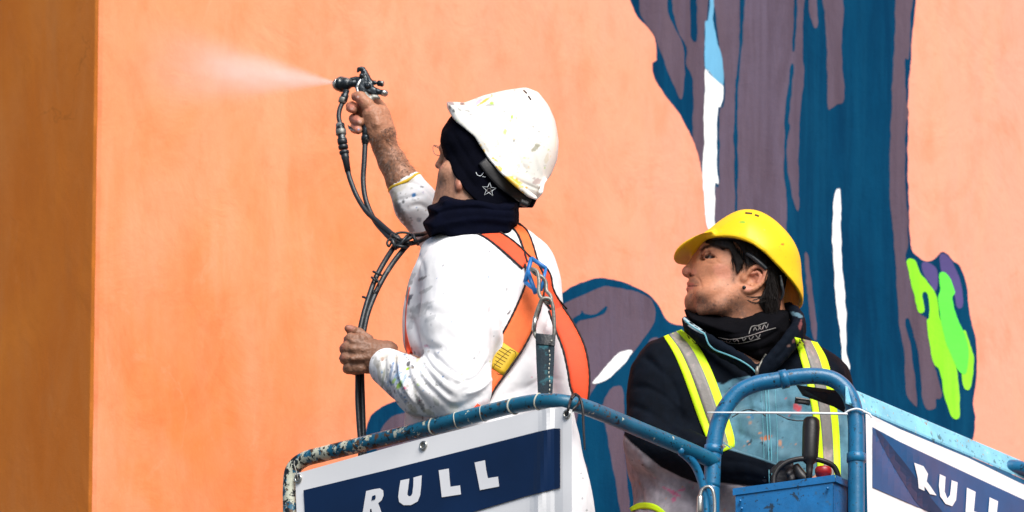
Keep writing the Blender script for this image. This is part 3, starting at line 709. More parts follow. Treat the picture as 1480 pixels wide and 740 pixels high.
# raised right hand and forearm
GD = 430
F = Field((496, 122, GD-52), (618, 300, GD+60), 1.0)
hx = lambda x, y: (470+x*0.17568, 80+y*0.17568)
def h(x, y, d): a = hx(x, y); return (a[0], a[1], GD+d)
F.cone(h(420, 500, 4), h(455, 620, 8), 15, 16, 4)
F.cone(h(385, 490, -4), h(440, 640, 2), 14, 16, 10)
F.cone(h(470, 480, 6), h(500, 640, 10), 11, 13, 9)
F.cone(h(455, 640, 8), (556, 212, GD+14), 17, 17, 10)
F.chain([(556, 212, GD+14), (566, 232, GD+18), (582, 262, GD+22), (600, 290, GD+26)], [17, 19.5, 23, 26], 6)
F.ell((549, 196, GD+2), (10, 8, 16), 15, 9)
# index on the trigger, then three fingers round the grip, thumb over the back of it
F.chain([h(400, 470, -2), h(345, 405, -8), h(290, 345, -8), h(250, 338, -2)], [10.5, 9.2, 8.2, 6.6], 3)
F.chain([h(360, 490, 10), h(270, 440, 22), h(215, 425, 12), h(228, 442, 0)], [8.5, 8.2, 7.8, 6.6], 2)
F.chain([h(370, 540, 12), h(290, 520, 24), h(240, 525, 14), h(285, 548, -4)], [8.5, 8, 7.6, 6.6], 2)
F.chain([h(385, 600, 12), h(300, 590, 22), h(245, 600, 14), h(272, 614, -2)], [8, 7.6, 7.2, 6.2], 2)
F.chain([h(490, 560, 14), h(455, 440, 24), h(420, 395, 20), h(385, 385, 12)], [10, 9.2, 8.4, 7], 4)
F.chain([h(390, 470, -14), h(430, 560, -14), h(455, 650, -8)], [3, 3.5, 3], 8)      # tendons
F.chain([h(430, 450, -9), h(470, 560, -8)], [3, 3], 8)
v, q = F.mesh(1); im = g_to_img(v); n = len(v)
c = const(n, SK*np.array((.80,.76,.72)))
kn = [(*hx(250, 345), 7, 6, 0, RED, 0.6), (*hx(205, 430), 8, 8, 0, RED, .8), (*hx(240, 530), 8, 8, 0, RED, .8), (*hx(245, 605), 8, 7, 0, RED, .8), (*hx(280, 375), 7, 4, 30, RED, .4), (*hx(350, 440), 6, 4, 30, RED, .3)]
c = paint(im, c, kn, 0.2)
hr = 1.1*np.clip((im[:, 1]-182)/60, 0, 1)[:, None]*(0.5+0.5*vnoise(v*np.array([1, 1, .4]), 4)[:, None])
c = c*(1-0.30*hr)+np.array((0.12, 0.07, 0.045))*0.30*hr
c *= (1+0.10*vnoise(v, 2.5)[:, None])
c = paint(im, c, [(*hx(275, 610), 1.3, 1, 0, (0.3, 0.5, 0.75), .7), (*hx(270, 340), 2, 2, 0, (0.75, 0.6, 0.55), .6), (*hx(220, 440), 2.6, 2.2, 0, (0.68, 0.42, 0.34), .7), (*hx(285, 548), 2.8, 2.2, 0, (0.68, 0.42, 0.34), .7)])
addpart(body1, fold_skin(v, q, 0.45, 4.0), q, c)
arm1 = (v, q)
# left fist round the hose
FD = 262
F = Field((484, 462, FD-45), (575, 560, FD+50), 1.0)
fx = lambda x, y, d: (480+x*0.27027, 440+y*0.27027, FD+d)
F.cone(fx(120, 230, 0), fx(190, 250, -2), 17, 18, 6)
F.cone(fx(130, 290, 2), fx(200, 300, 0), 17, 19, 8)
F.cone(fx(190, 270, 0), fx(290, 270, 6), 21, 21, 10)
F.ell(fx(130, 255, -6), (17, 14, 22), 8, 8)
for x, y, r, d in ((98, 185, 8.6, -12), (78, 232, 9, -12), (76, 285, 8.8, -10), (92, 338, 8.2, -6)):      # four knuckles with fingers turning away round the hose
    F.chain([fx(x+62, y+3, d-2), fx(x+2, y, d+1), fx(x-6, y+6, d+16), fx(x+30, y+14, d+32), fx(x+58, y+14, d+26)], [r, r, r*.92, r*.85, r*.75], 2.4)
F.chain([fx(190, 190, 12), fx(140, 155, 14), fx(104, 140, 8), fx(86, 128, 4)], [9, 8, 7.2, 5.6], 3)       # thumb
for y0, y1 in ((195, 215), (240, 245), (290, 285)):
    F.chain([fx(105, y0, -22), fx(200, y1, -20)], [1.8, 1.0], 8)
v, q = F.mesh(1); im = g_to_img(v); n = len(v)
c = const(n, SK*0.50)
c = paint(im, c, [(*fx(60, 185, 0)[:2], 6, 6, 0, RED*.6, .6), (*fx(48, 232, 0)[:2], 6, 6, 0, RED*.62, .6), (*fx(48, 285, 0)[:2], 6, 6, 0, RED*.6, .6), (*fx(95, 128, 0)[:2], 7, 5, 0, RED*.6, .7)], .2)
hr = np.clip(1-poly_sdf([(515, 485), (545, 490), (552, 520), (520, 535), (508, 510)], im[:, 0], im[:, 1])/8-.4, 0, 1)[:, None]*(0.6+0.4*vnoise(v, 3)[:, None])
c = c*(1-0.35*hr)+np.array((0.10, 0.06, 0.04))*0.35*hr
c *= (1+0.12*vnoise(v, 2.5)[:, None])
addpart(body1, fold_skin(v, q, 0.5, 3.5), q, c)
# trunk, hips and legs under the clothes
FLOOR_Z = g3((800, 580, 0))[2]-740
def gz(x, D, z):   # place given by height instead of by seen y
    return (x, 370-(z*CP-D*SP), D)
F = Field((560, 300, 120), (860, 1500, 470), 6.5)
F.cone((692, 352, 300), (705, 440, 290), 34, 68, 20); F.cone((705, 430, 290), (722, 640, 280), 72, 74, 20)
zt = g3((722, 640, 280))[2]
F.cone(gz(700, 235, zt), gz(695, 225, FLOOR_Z+45), 44, 26, 14); F.cone(gz(750, 320, zt), gz(752, 320, FLOOR_Z+45), 44, 26, 14)
F.cone((660, 400, 215), (668, 560, 160), 34, 28, 14); F.cone((668, 560, 160), (565, 522, 240), 26, 19, 10)
F.cone((755, 375, 365), (648, 345, 470), 34, 26, 14); F.cone((648, 345, 470), (596, 280, 452), 25, 21, 10)
v, q = F.mesh(2); addpart(body1, v, q, const(len(v), SK*.9))
V = np.concatenate(body1[0]); Q = np.concatenate(body1[1]); C_ = np.concatenate(body1[2])
p1 = mesh_obj('person', to_world(V), Q, M['skin'], None, colr=C_)
tag(p1, 'person in white helmet and paint spattered white sweater aiming a spray gun', 'person')
p1['part_note'] = 'body'; del p1['part_note']
head1_s = None

# sweater and trousers
F = Field((515, 232, 60), (880, 800, 545), 2.0)
TORSO1 = [(604,372),(614,350),(640,335),(680,322),(745,325),(778,342),(797,362),(808,392),(812,425),(815,470),(821,540),(830,600),(842,655),(855,712),(865,800),(865,900),(585,900),(585,620),(590,560),(588,520),(583,497),(582,470),(585,430),(592,400)]
F.slab(TORSO1, 285, 98, 88, k=0, sm=10)
F.cone((662, 398, 208), (664, 470, 180), 56, 54, 26)
F.cone((664, 470, 180), (662, 566, 152), 53, 46, 20)
F.cone((662, 566, 152), (612, 562, 172), 44, 40, 16)
F.cone((612, 562, 172), (562, 532, 234), 38, 29, 14)
F.cone((745, 388, 350), (652, 350, 474), 42, 36, 22)
F.cone((648, 350, 474), (602, 296, 455), 36, 32, 12)
F.cone((602, 296, 455), (587, 269, 450), 32, 26, 6)
F.ell((768, 395, 335), (32, 44, 38), 0, 20)
# open cuffs
F.cone((552, 527, 244), (520, 508, 262), 19.5, 22, 2, op='-')
F.cone((588, 272, 451), (572, 242, 446), 22, 25, 2, op='-')
F.cone((692, 322, 300), (690, 290, 300), 44, 58, 4, op='-')
v, q = F.mesh(1)
st = [([(622,356),(640,348),(655,390),(642,430)], 2.2, -1.0), ([(640,405),(670,410),(695,430),(709,470)], 2.2, -1.0),          # seams
      ([(709,440),(716,480),(714,540)], 6, -5), ([(590,455),(600,480),(612,497),(640,505)], 6, -4),
      ([(600,508),(612,530),(632,556),(655,575)], 4.5, -3.5), ([(618,505),(640,528),(670,548)], 5, -4.0), ([(628,518),(650,540),(672,556)], 4, 2.5),
      ([(586,508),(590,540),(605,570),(628,600)], 4.2, -3.4), ([(570,505),(572,540),(588,575),(604,594)], 4, -3), ([(578,512),(580,545),(598,580)], 4, 2.2),
      ([(556,512),(556,545),(572,572)], 3.5, -2.2), ([(640,592),(672,586),(700,568)], 6, -3), ([(610,548),(640,580),(668,594)], 5, -2.8),
      ([(700,350),(730,372),(742,410),(728,460)], 12, -2.5), ([(720,540),(745,520),(770,470)], 8, -2.5), ([(716,580),(760,560),(800,565)], 8, -3), ([(700,600),(740,585),(770,590)], 5, 2.5),
      ([(650,360),(700,380),(722,420)], 10, 2), ([(775,345),(790,380),(795,440)], 7, -2.5), ([(600,400),(606,430),(600,460)], 8, -2.5), ([(640,480),(668,500),(700,505)], 8, -2), ([(604,440),(640,455),(690,450)], 9, -1.8),
      ([(578,262),(606,268),(628,290)], 3, -1.2), ([(590,300),(608,296),(628,310)], 4, -2.4), ([(575,290),(592,285),(612,282)], 3, -1.5), ([(742,560),(738,590),(740,640)], 6, -2.4), ([(800,500),(806,560),(812,600)], 6, -2.4)]
st += [([(700,505),(690,520),(668,530)], 4, -3), ([(709,520),(690,545),(660,556)], 4, -3), ([(712,545),(695,562),(672,570)], 3.5, 2.5), ([(596,515),(606,540),(622,566)], 2.6, -2.2), ([(612,510),(624,530),(648,552)], 2.6, -2.2), ([(575,520),(582,552),(600,584)], 2.4, 2.0),
       ([(600,360),(612,390),(606,420)], 4, -2), ([(660,345),(668,372),(660,400)], 5, -1.6), ([(718,470),(724,505),(716,540)], 4, 2.5), ([(728,470),(735,500),(730,530)], 3, -2.4), ([(745,400),(735,440),(742,470)], 4, -1.8), ([(790,400),(796,440),(790,480)], 4, -2), ([(760,560),(790,545),(812,550)], 3.5, -2), ([(740,575),(770,572),(800,578)], 3, 1.8)]
v = folds(v, q, st, [(26, 1.4), (9, 0.4), (3.2, 0.10)], 0.9, 1.05)
im = g_to_img(v); c = const(len(v), (0.80, 0.80, 0.82))
R_ = random.Random(5)
sp = [(553, 519, 3, 3, 0, RUSTC, 1), (593, 400, 10, 4, -35, GREY, .5), (600, 350, 0, 0, 0, GREY, 0)][:2]
sp += [(604, 452, 13, 8, -20, GREY, .38), (612, 440, 14, 3, -15, GREY, .35), (588, 422, 3, 9, 10, DK, .9), (591, 408, 6, 5, -30, GREY, .7), (611, 402, 9, 2.2, -25, DK, .75), (601, 372, 8, 2.5, -40, BLUE, .85),
       (626, 343, 5, 1.5, -30, BLUE, .7), (590, 526, 2.5, 4.5, 30, DK, .95), (589, 533, 4.5, 2, -40, LIMEC, 1), (578, 556, 3.8, 7, 30, LIMEC, .9), (585, 561, 2.5, 2, 0, PINK, .9), (554, 546, 2, 15, 8, OLIVE, .6),
       (570, 542, 3.5, 18, 15, BLUE, .38), (576, 532, 2, 10, 10, BLUE, .5), (566, 574, 3, 9, -15, (0.03, 0.08, 0.25), .7), (608, 583, 4, 13, -28, DK, .8), (611, 590, 2.5, 6, -25, GREY, .6), (572, 518, 8, 6, 0, (0.75, 0.6, 0.3), .35),
       (600, 600, 14, 5, 25, (0.30, 0.28, 0.18), .45), (572, 588, 12, 4, 45, (0.3, 0.26, 0.2), .5), (640, 607, 14, 4, 5, (0.35, 0.32, 0.2), .4), (655, 590, 6, 9, 20, (0.55, 0.55, 0.3), .25), (543, 556, 3, 8, -20, (0.2, 0.18, 0.14), .5),
       (545, 571, 4, 2, 30, DK, .7), (558, 530, 20, 14, 40, (0.70, 0.68, 0.55), .3), (592, 545, 3, 2, 0, BLUE, .6), (604, 556, 3, 1.5, 30, LIMEC, .7),
       (598, 282, 3.8, 3.0, 0, BLUE, .95), (578,305,5,18,-24,(.08,.08,.09),.7), (590,326,5,12,-35,(.15,.13,.12),.6), (572,290,4,10,0,(.35,.3,.22),.6), (606,318,4,3,0,(.2,.2,.22),.6), (592,262,8,3,-30,(.5,.45,.35),.5), (610,270,3,1.4,0,INK,.7), (620,300,2,3,0,BLUE,.6), (584, 265, 2.2, 1.5, 0, BLUE, .8), (602, 300, 1.5, 1.2, 0, BLUE, .8), (583, 291, 2, 3, 20, DK, .8), (588, 287, 1.6, 1.3, 0, DK, .8), (612, 278, 2, 2, 0, (.45, .4, .55), .5), (574, 300, 4, 15, -18, (0.06, 0.06, 0.08), .6),
       (587, 318, 6, 14, -30, (0.2, 0.18, 0.16), .5), (578, 272, 12, 5, -30, (0.62, 0.58, 0.45), .45), (569, 285, 4, 10, 0, (0.4, 0.36, 0.28), .5), (622, 258, 5, 2, 0, (.5, .3, .4), .4), (735, 452, 1.6, 5, 40, DK, .8), (732, 418, 1.5, 3, 10, GREY, .6),
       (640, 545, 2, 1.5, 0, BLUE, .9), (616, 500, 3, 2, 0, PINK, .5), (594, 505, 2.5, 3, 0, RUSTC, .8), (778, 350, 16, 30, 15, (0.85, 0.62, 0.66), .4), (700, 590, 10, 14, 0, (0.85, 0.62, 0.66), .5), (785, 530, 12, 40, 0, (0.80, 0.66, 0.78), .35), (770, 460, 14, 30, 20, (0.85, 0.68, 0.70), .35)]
for _ in range(120):
    t = R_.random()
    if t < .5: x, y = R_.uniform(535, 640), R_.uniform(500, 606)
    elif t < .75: x, y = R_.uniform(585, 720), R_.uniform(350, 560)
    elif t < .9: x, y = R_.uniform(566, 632), R_.uniform(252, 330)
    else: x, y = R_.uniform(700, 815), R_.uniform(340, 580)
    a = R_.choice([.8, .9, 1.0, 1.1, 1.7]); sp.append((x, y, a*R_.choice([1, 1, 2.4]), a, R_.uniform(0, 180), R_.choice([BLUE, DK, INK, GREY, GREY, BROWN, OLIVE]+([LIMEC, PINK] if y > 500 else [BLUE])), R_.uniform(.25, .8)))
for _ in range(8):
    sp.append((R_.uniform(838, 862), R_.uniform(650, 740), 1.5, 1.5, 0, GREY, .6))
for x, y, a, b, an, k, st_ in [(548,540,3,16,-10,(.25,.22,.16),.55),(560,560,4,14,-25,(.22,.24,.26),.6),(582,575,3,13,-35,(.08,.12,.2),.6),(596,590,4,11,-50,(.3,.28,.2),.6),(566,535,2.2,14,12,(.03,.12,.3),.7),(575,545,5,9,20,(.1,.35,.6),.55),(584,548,2.5,12,25,(.12,.3,.5),.6),(600,566,3,10,-10,(.3,.32,.3),.5),(620,596,9,4,20,(.35,.35,.25),.6),(545,525,9,5,60,(.3,.28,.24),.5),(556,515,10,4,-20,(.5,.45,.35),.5),(606,545,7,3,40,(.25,.3,.4),.45),(630,580,4,8,-30,(.2,.24,.2),.5),(615,420,12,3,-30,(.25,.27,.28),.6),(606,446,16,7,-15,(.36,.38,.40),.65),(622,460,10,4,-25,(.4,.42,.44),.5),(594,470,4,8,10,(.3,.33,.36),.5),(590,434,3,7,0,INK,.9),(592,430,6,3,-30,INK,.9),(604,520,2.5,5,30,(.6,.5,.1),.6),(569,551,2,6,30,LIMEC,.8),(597,530,2,4,-30,DK,.8)]:
    sp.append((x, y, a, b, an, k, st_))
for _ in range(150):
    x, y = R_.gauss(578, 20), R_.gauss(555, 20); sp.append((x, y, R_.choice([.9, 1.2, 2.6]), R_.choice([.8, 1.0, 1.4])*1.1, R_.uniform(0, 180), R_.choice([BLUE, DK, INK, GREY, GREY, BROWN, OLIVE, (.1, .35, .6)]), R_.uniform(.3, .8)))
sp = [k for k in sp if not (k[0] == 0)]
if 0: pass
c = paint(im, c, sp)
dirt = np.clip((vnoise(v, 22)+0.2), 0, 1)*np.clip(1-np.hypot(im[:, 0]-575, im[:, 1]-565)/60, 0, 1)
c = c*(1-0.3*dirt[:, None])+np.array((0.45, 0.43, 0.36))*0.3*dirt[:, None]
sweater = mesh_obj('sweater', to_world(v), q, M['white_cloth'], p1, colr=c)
# trousers and boots (below the picture, down to the basket floor)
F = Field((590, 640, 120), (900, 1560, 430), 6.0)
F.cone((725, 650, 285), (725, 720, 280), 98, 96, 10)
zt = g3((725, 700, 280))[2]
F.cone(gz(692, 232, zt), gz(688, 225, FLOOR_Z+40), 58, 40, 16); F.cone(gz(760, 325, zt), gz(764, 322, FLOOR_Z+40), 58, 40, 16)
v, q = F.mesh(1); v = folds(v, q, [], [(30, 3)]); mesh_obj('trousers', to_world(v), q, M['white_cloth'], p1, colr=const(len(v), (.74, .75, .78)))
for x, D in ((688, 225), (764, 322)):
    F = Field((x-100, 1250, D-80), (x+60, 1620, D+90), 5.0)
    z = FLOOR_Z
    F.cone(gz(x, D, z+75), gz(x, D, z+22), 30, 30, 8); F.cone(gz(x, D, z+24), gz(x-58, D+36, z+20), 26, 22, 10); F.carve([(x-300, 0), (x+300, 0), (x+300, gz(x, D, z+1)[1]), (x-300, gz(x, D, z+1)[1])], D, ax=LAT, k=2)
    v, q = F.mesh(1); mesh_obj('boot', to_world(v), q, M['rubber'], p1)
print('sweater1 ok')
# yellow under-cuff, black cloth cap with printed star, neck warmer
_c = g3((584.5, 264.5, 449.5)); _a = g3((572, 242, 446))-g3((598, 290, 455)); _a /= np.linalg.norm(_a); _u = np.cross(_a, [0, 1, 0]); _u /= np.linalg.norm(_u); _w = np.cross(_a, _u)
t1 = tube('cuff_lining', [tuple(g_to_img((_c+(_u*math.cos(t)+_w*math.sin(t))*24+_a*1.2*math.sin(3*t))[None])[0]) for t in np.linspace(0, 2*math.pi, 17)[:-1]], 3.0, M['yellow_label'], p1, n=8, closed=True, sub=3)
F = Field((612, 150, 200), (810, 350, 400), 1.7); F.F = np.pad(H1, [(0, max(0, a-b)) for a, b in zip(F.F.shape, H1.shape)], constant_values=60)[:F.F.shape[0], :F.F.shape[1], :F.F.shape[2]] if False else F.F
F.slab([(a[0]-0, a[1]) for a in HEAD1], 300, 63, 46, k=0)
F.F -= 3.2
F.cone((760, 285, 300), (700, 250, 262), 24, 30, 14)
F.carve([(645,150),(634,200),(641.5,226.5),(650,238),(656,251),(663,262),(672,275),(683,286),(700,300),(770,300),(800,240),(800,150)], 300, k=2.5)
v, q = F.mesh(1)
v = folds(v, q, [([(650,185),(668,215),(690,250)], 4, -1.2), ([(645,205),(665,240),(690,275)], 3.5, -1.0), ([(700,255),(730,285),(760,292)], 3, -1.2)], [(14, 0.8), (4, 0.2)])
bandana = mesh_obj('head_scarf', to_world(v), q, M['navy_cloth'], p1, colr=const(len(v), (0.0018, 0.0022, 0.006)))
F = Field((600, 265, 190), (775, 375, 420), 2.0)
COL1 = [(635,284),(643,280),(660,284),(690,284),(720,290),(751,290),(750,308),(749,329),(726,326),(700,323),(676,325),(650,332),(621,344),(610,322),(621,311),(617,299),(632,292)]
F.slab(COL1, 300, 82, 13, k=0, sm=2); F.slab([(628,332),(650,312),(700,308),(746,314),(744,345),(700,350),(650,350)], 300, 76, 13, k=6)
v, q = F.mesh(1)
v = folds(v, q, [([(620,312),(650,303),(690,300),(748,304)], 3.2, -3.2), ([(632,293),(660,292),(700,296),(740,298)], 2.6, 1.6), ([(640,320),(680,312),(745,316)], 3, -1.5)], [(10, 0.9), (4, 0.3)])
gaiter = mesh_obj('neck_warmer', to_world(v), q, M['navy_cloth'], p1, colr=const(len(v), (0.0018, 0.0026, 0.009)))
# helmet
F = Field((628, 110, 200), (830, 340, 410), 1.6)
EXT1 = [(650,150),(672,147),(700,137),(730,130),(760,126),(778,133),(793,152),(803,175),(808,205),(806,230),(799,255),(788,285),(750,318),(690,300),(640,235),(636,180)]
OUT1 = [(645,147),(650,147),(672,148),(700,137),(730,130),(760,126),(778,133),(793,152),(803,175),(808,205),(806,230),(797,252),(787,266),(785,279),(776,289),(763,285),(742,268),(722,249),(706,230),(694,211),(686,198),(672,186),(660,177),(654,170),(646,156)]
F.slab(EXT1, 302, 82, 74, k=0, sm=12)
dome = F.F.copy()
F.slab([(645,147),(651,147),(674,148),(700,150),(716,205),(694,212),(686,198),(672,186),(660,177),(654,170),(646,156)], 302, 52, 9, k=9, sm=2)
F.chain([(772,287,300-68),(752,272,300-76),(728,252,300-77),(708,228,300-74),(692,206,300-66),(672,184,300-50)], [5, 5, 4.5, 4, 3.5, 3], 5)
F.chain([(782,278,300-55),(790,262,300-40)], [5, 4], 5)
F.carve(OUT1, 302, k=1.5, ax=VIEW)
F.F = smax(F.F, -(dome+5.5), 1.5).astype(np.float32)
v, q = F.mesh(2)
v = folds(v, q, [([(778,135),(770,165),(772,210),(783,250),(783,268)], 3, 0.9), ([(745,128),(735,160),(742,210),(765,255)], 2.5, -0.7), ([(700,215),(722,240),(752,262),(780,274)], 2.2, -1.3), ([(668,172),(690,190),(712,222)], 4, 1.2)], [])
im = g_to_img(v); c = const(len(v), (0.80, 0.79, 0.735))
sp = [(700, 146, 13, 1.8, -33, YEL, .9), (692, 147, 9, 3, -40, (0.45, 0.30, 0.60), .6), (708, 152, 9, 2.2, -10, GREY, .6), (711, 149, 3.5, 2.5, 0, LIMEC, .8), (668, 150, 3, 2.5, 0, DK, .8), (652, 149, 6, 2.5, 15, (.1, .16, .2), .8), (656, 160, 2, 2.5, 0, DK, .8), (650, 155, 1.5, 3, 0, DK, .7),
      (729, 161, 3.5, 1.2, -10, GREY, .7), (740, 169, 2, 3, 0, LIMEC, .9), (746, 171, 2.2, 3, 0, (0.6, 0.8, 0.25), .8), (696, 190, 7, 3, 50, GREY, .55), (702, 196, 5, 2, 60, (.4, .35, .3), .6), (774, 214, 7, 2.8, -45, (0.34, 0.33, 0.24), .85), (777, 210, 4, 2.4, 20, (0.34, 0.33, 0.24), .85), (777, 262, 8, 5, -10, (0.45, 0.30, 0.28), .7), (772, 258, 3, 2, 0, (.3, .2, .2), .5),
      (741, 264, 16, 8, 27, YEL, .95), (722, 243, 7, 3, 45, YEL, .9), (664, 158, 5, 2, 45, DK, .6), (730, 190, 3, 5, 10, LIMEC, .8), (790, 230, 3, 8, 10, (.6,.5,.3), .4), (760, 240, 8, 3, 30, (.5,.45,.4), .4), (733, 259, 8, 3, 40, YEL, .9), (752, 278, 8, 3, 35, YEL, .85), (761, 271, 2.5, 2, 0, (.8, .4, .02), .9), (717, 232, 3.5, 2, 30, LIMEC, .9), (712, 229, 2.5, 1.5, 0, YEL, .9), (699, 219, 2.2, 3.5, 20, YEL, .8), (694, 211, 2, 3, 20, YEL, .7), (769, 176, 1, 6, -8, (.8, .65, .3), .5), (803, 205, 1, 18, 5, (.78, .7, .4), .35),
      (690, 165, 10, 3, 20, (.55, .5, .5), .3), (720, 205, 20, 10, 20, (.62, .62, .62), .22), (752, 232, 14, 8, 0, (.66, .66, .64), .25), (680, 175, 14, 4, 40, (.6, .58, .5), .35), (675, 160, 5, 1.5, 20, DK, .5), (679, 165, 4, 1.2, 20, INK, .5)]
for _ in range(170): sp.append((R_.uniform(655, 805), R_.uniform(130, 285), R_.choice([.9, 1, 1.3, 2.4]), R_.choice([.9, 1.1, 1.3]), 0, R_.choice([GREY, GREY, BROWN, YEL, LIMEC, DK]), R_.uniform(.2, .6)))
c = paint(im, c, sp)
sc_n = np.clip(vnoise(v*np.array([1, 1, 3]), 7)*1.4-.5, 0, 1)[:, None]; c = c*(1-0.25*sc_n)+np.array((.5, .5, .46))*.25*sc_n
helm1 = mesh_obj('safety_helmet', to_world(v), q, M['helmet_white'], p1, colr=c)
sh = Surf([helm1])
for a, b in (((756.5, 130), (761.5, 135)), ((763.5, 138.5), (767.5, 144.5))):
    o = ribbon('vent_slot', sh, [a, b], 2.4, M['black'], helm1, off=0.5, thick=0.6, n=3, sm=0, step=2)
s1 = Surf([bandana, p1])
hb = ribbon('helmet_headband', s1, [(697,232),(712,250),(733,270),(752,285),(767,293)], [14, 17, 17, 14, 9], M['black'], p1, off=5, thick=4, n=6, step=4)
tube('headband_knob', [(752,292,222),(762,296,226)], 5, M['black'], p1, n=12)
# star and letters printed on the scarf
s1b = Surf([bandana])
star = []
for k in range(10):
    r = 10.5 if k % 2 == 0 else 4.3; an = math.radians(-92+36*k+8); star.append((707+r*math.cos(an), 274+r*math.sin(an)))
star.append(star[0])
cord('printed_star', s1b, star, 0.5, M['mauve'] if False else M['string'], bandana, off=0.3, n=5, sub=1, sm=0)
cord('printed_star', s1b, [(707+3*math.cos(a), 275+3*math.sin(a)) for a in np.linspace(0, 6.28, 9)], 0.35, M['reflective'], bandana, off=0.3, n=4, sub=1, sm=0)
cord('printed_mark', s1b, [(688, 249), (690, 253), (695, 254), (699, 249)], 0.6, M['string'], bandana, off=0.3, n=4)
cord('printed_mark', s1b, [(697, 255), (702, 256)], 0.6, M['string'], bandana, off=0.3, n=4)
# spectacles
tube('spectacles', [(628,211,338),(634,214,330),(640,219,315),(648,222,296)], 0.7, M['dull_steel'], p1, n=6, sub=3)
tube('spectacle_rim', [(627,210,338),(626,217,338),(629,223,337),(636,224.5,334),(638.5,220,330),(636,213,332)], 0.5, M['dull_steel'], p1, n=6, sub=4, closed=True)
print('head1 ok')
# hairs on the raised forearm
ga = Geo(); s_arm = Surf([p1])
for _ in range(900):
    t = R_.random(); cx, cy = 549+t*42, 190+t*68; off_ = R_.uniform(-1, 1)*(18+t*7)
    x, y = cx+off_*0.85, cy-off_*0.52
    tt, d = s_arm.depth(x, y)
    if tt is None: continue
    p0 = CAM+d*(tt-0.0002); L_ = R_.uniform(6, 12)*S; a_ = math.radians(R_.uniform(200, 260) if off_ < 0 else R_.uniform(-60, 20))
    dv = np.array([math.cos(a_), -0.35, math.sin(a_)*.9])*L_; sd_ = np.array([0.0003, 0, 0.0002])
    ga.V += [tuple(p0-sd_), tuple(p0+sd_), tuple(p0+dv*.6+np.array([0, 0, -.001])), tuple(p0+dv+np.array([0, 0, -.002]))]; b = len(ga.V)-4; ga.F += [(b, b+1, b+2), (b+1, b+3, b+2)]
o = ga.obj('arm_hair', M['arm_hair'], p1); o['kind'] = 'stuff'

# ------------------------------------------------------------------ harness
s2 = Surf([sweater])
_F = Field((560, 300, 160), (880, 700, 420), 3.2); _F.slab(TORSO1, 285, 98, 88, k=0, sm=8); _F.ell((768, 395, 335), (32, 44, 38), 0, 20); _v, _q = _F.mesh(1)
_to = mesh_obj('torso_form', to_world(_v), _q, M['white_cloth']); s2t = Surf([_to]); bpy.data.objects.remove(_to)
hs = thing('safety_harness', 'x', 'x', (0, 0, 0)); bpy.data.objects.remove(hs)
st1 = ribbon('harness_strap', s2, [(673,327),(690,331),(709,338),(735,356),(762,381)], [6, 12, 17, 21, 20], M['orange'], p1, off=2.2)
st2 = ribbon('harness_strap', s2, [(744,325),(755,336),(762,352),(768,372),(773,388)], [10, 14, 15, 15, 14], M['orange_light'], p1, off=2.8)
st3 = ribbon('harness_strap', s2t, [(766,378),(774,405),(764,445),(744,488),(720,524),(702,550),(690,575)], [16, 26, 34, 37, 37, 36, 34], M['orange_light'], p1, off=6.0, thick=5, sm=6)
st4 = ribbon('harness_strap', s2, [(770,384),(782,398),(789,420),(799,436),(812,452)], [14, 26, 22, 18, 18], M['orange'], p1, off=3.4)
for stp, a in ((st1, None),): pass
def edge_stitch(strap, n=7):
    me = strap.data; N = len(me.vertices)//2; k = N//n; co = np.empty(len(me.vertices)*3, np.float32); me.vertices.foreach_get('co', co); co = co.reshape(-1, 3)
    for j in (0, n-1):
        pts = [Vector(co[i*n+j]) for i in range(k)]
        g = Geo(); g.add(tube_geo(pts, [1.35*S*(1.0+0.35*(i % 2)) for i in range(k)], 6)); g.obj('edge_stitching', M['stitch'], strap)
for o in (st1, st2, st3, st4): edge_stitch(o)
# free loop hanging off the shoulder blade: a twisted band
def band(name, cl, wv, m, parent, thick=1.6, sub=6):
    q = catmull(cl, sub); wv = catmull(wv, sub); k = len(q); n = 6; V = []
    for s_ in (0, 1):
        for i in range(k):
            for j in range(n):
                p = q[i]+wv[i]*(j/(n-1)-.5); V.append((p[0], p[1], p[2]+s_*thick+2.0*math.cos((j/(n-1)-.5)*math.pi)*-1))
    N = k*n; F = []
    for i in range(k-1):
        for j in range(n-1):
            a = i*n+j; F.append((a, a+n, a+n+1, a+1)); F.append((N+a, N+a+1, N+a+n+1, N+a+n))
        a = i*n; F.append((a, N+a, N+a+n, a+n)); a += n-1; F.append((a, a+n, N+a+n, N+a))
    o = mesh_obj(name, PW(np.array(V)), F, m, parent)
    edge_stitch(o, n); return o
band('harness_loop', [(803,446,196),(815,470,190),(829,502,184),(836,535,182),(838,562,184),(840,584,190)], [(20,-6,6),(27,-8,8),(31,-6,10),(31,-2,10),(27,4,8),(16,10,4)], M['orange'], p1)
ribbon('harness_strap', s2, [(693,585),(688,592),(683,600)], [7, 9, 9], M['orange'], p1, off=1.5, n=4)
ribbon('harness_strap', s2, [(592,415),(587,445),(586,475),(589,500),(593,512)], [1.6, 1.6, 2, 7, 8], M['orange'], p1, off=1.5)
lab = ribbon('warning_label', Surf([st3]), [(736,501),(714,534)], [34, 34], M['yellow_label'], st3, off=0.8, thick=0.8, n=5, step=5, sm=1)
sl_ = Surf([lab])
for k in range(6):
    t = 0.18+k*0.13; cx, cy = 737-20*t, 500+34*t; L_ = 11 if k < 4 else 8
    cord('label_writing', sl_, [(cx-L_*.86, cy-L_*.5+1), (cx+L_*.45, cy+L_*.26+1)], 0.45, M['label_print'], lab, off=0.2, n=4, sub=2, sm=0)
cord('label_frame', sl_, [(735+2,505), (748-2, 513), (727,541), (715-2, 531)][:4]+[(737, 505)], 0.4, M['label_print'], lab, off=0.2, n=4, sub=3, sm=0)
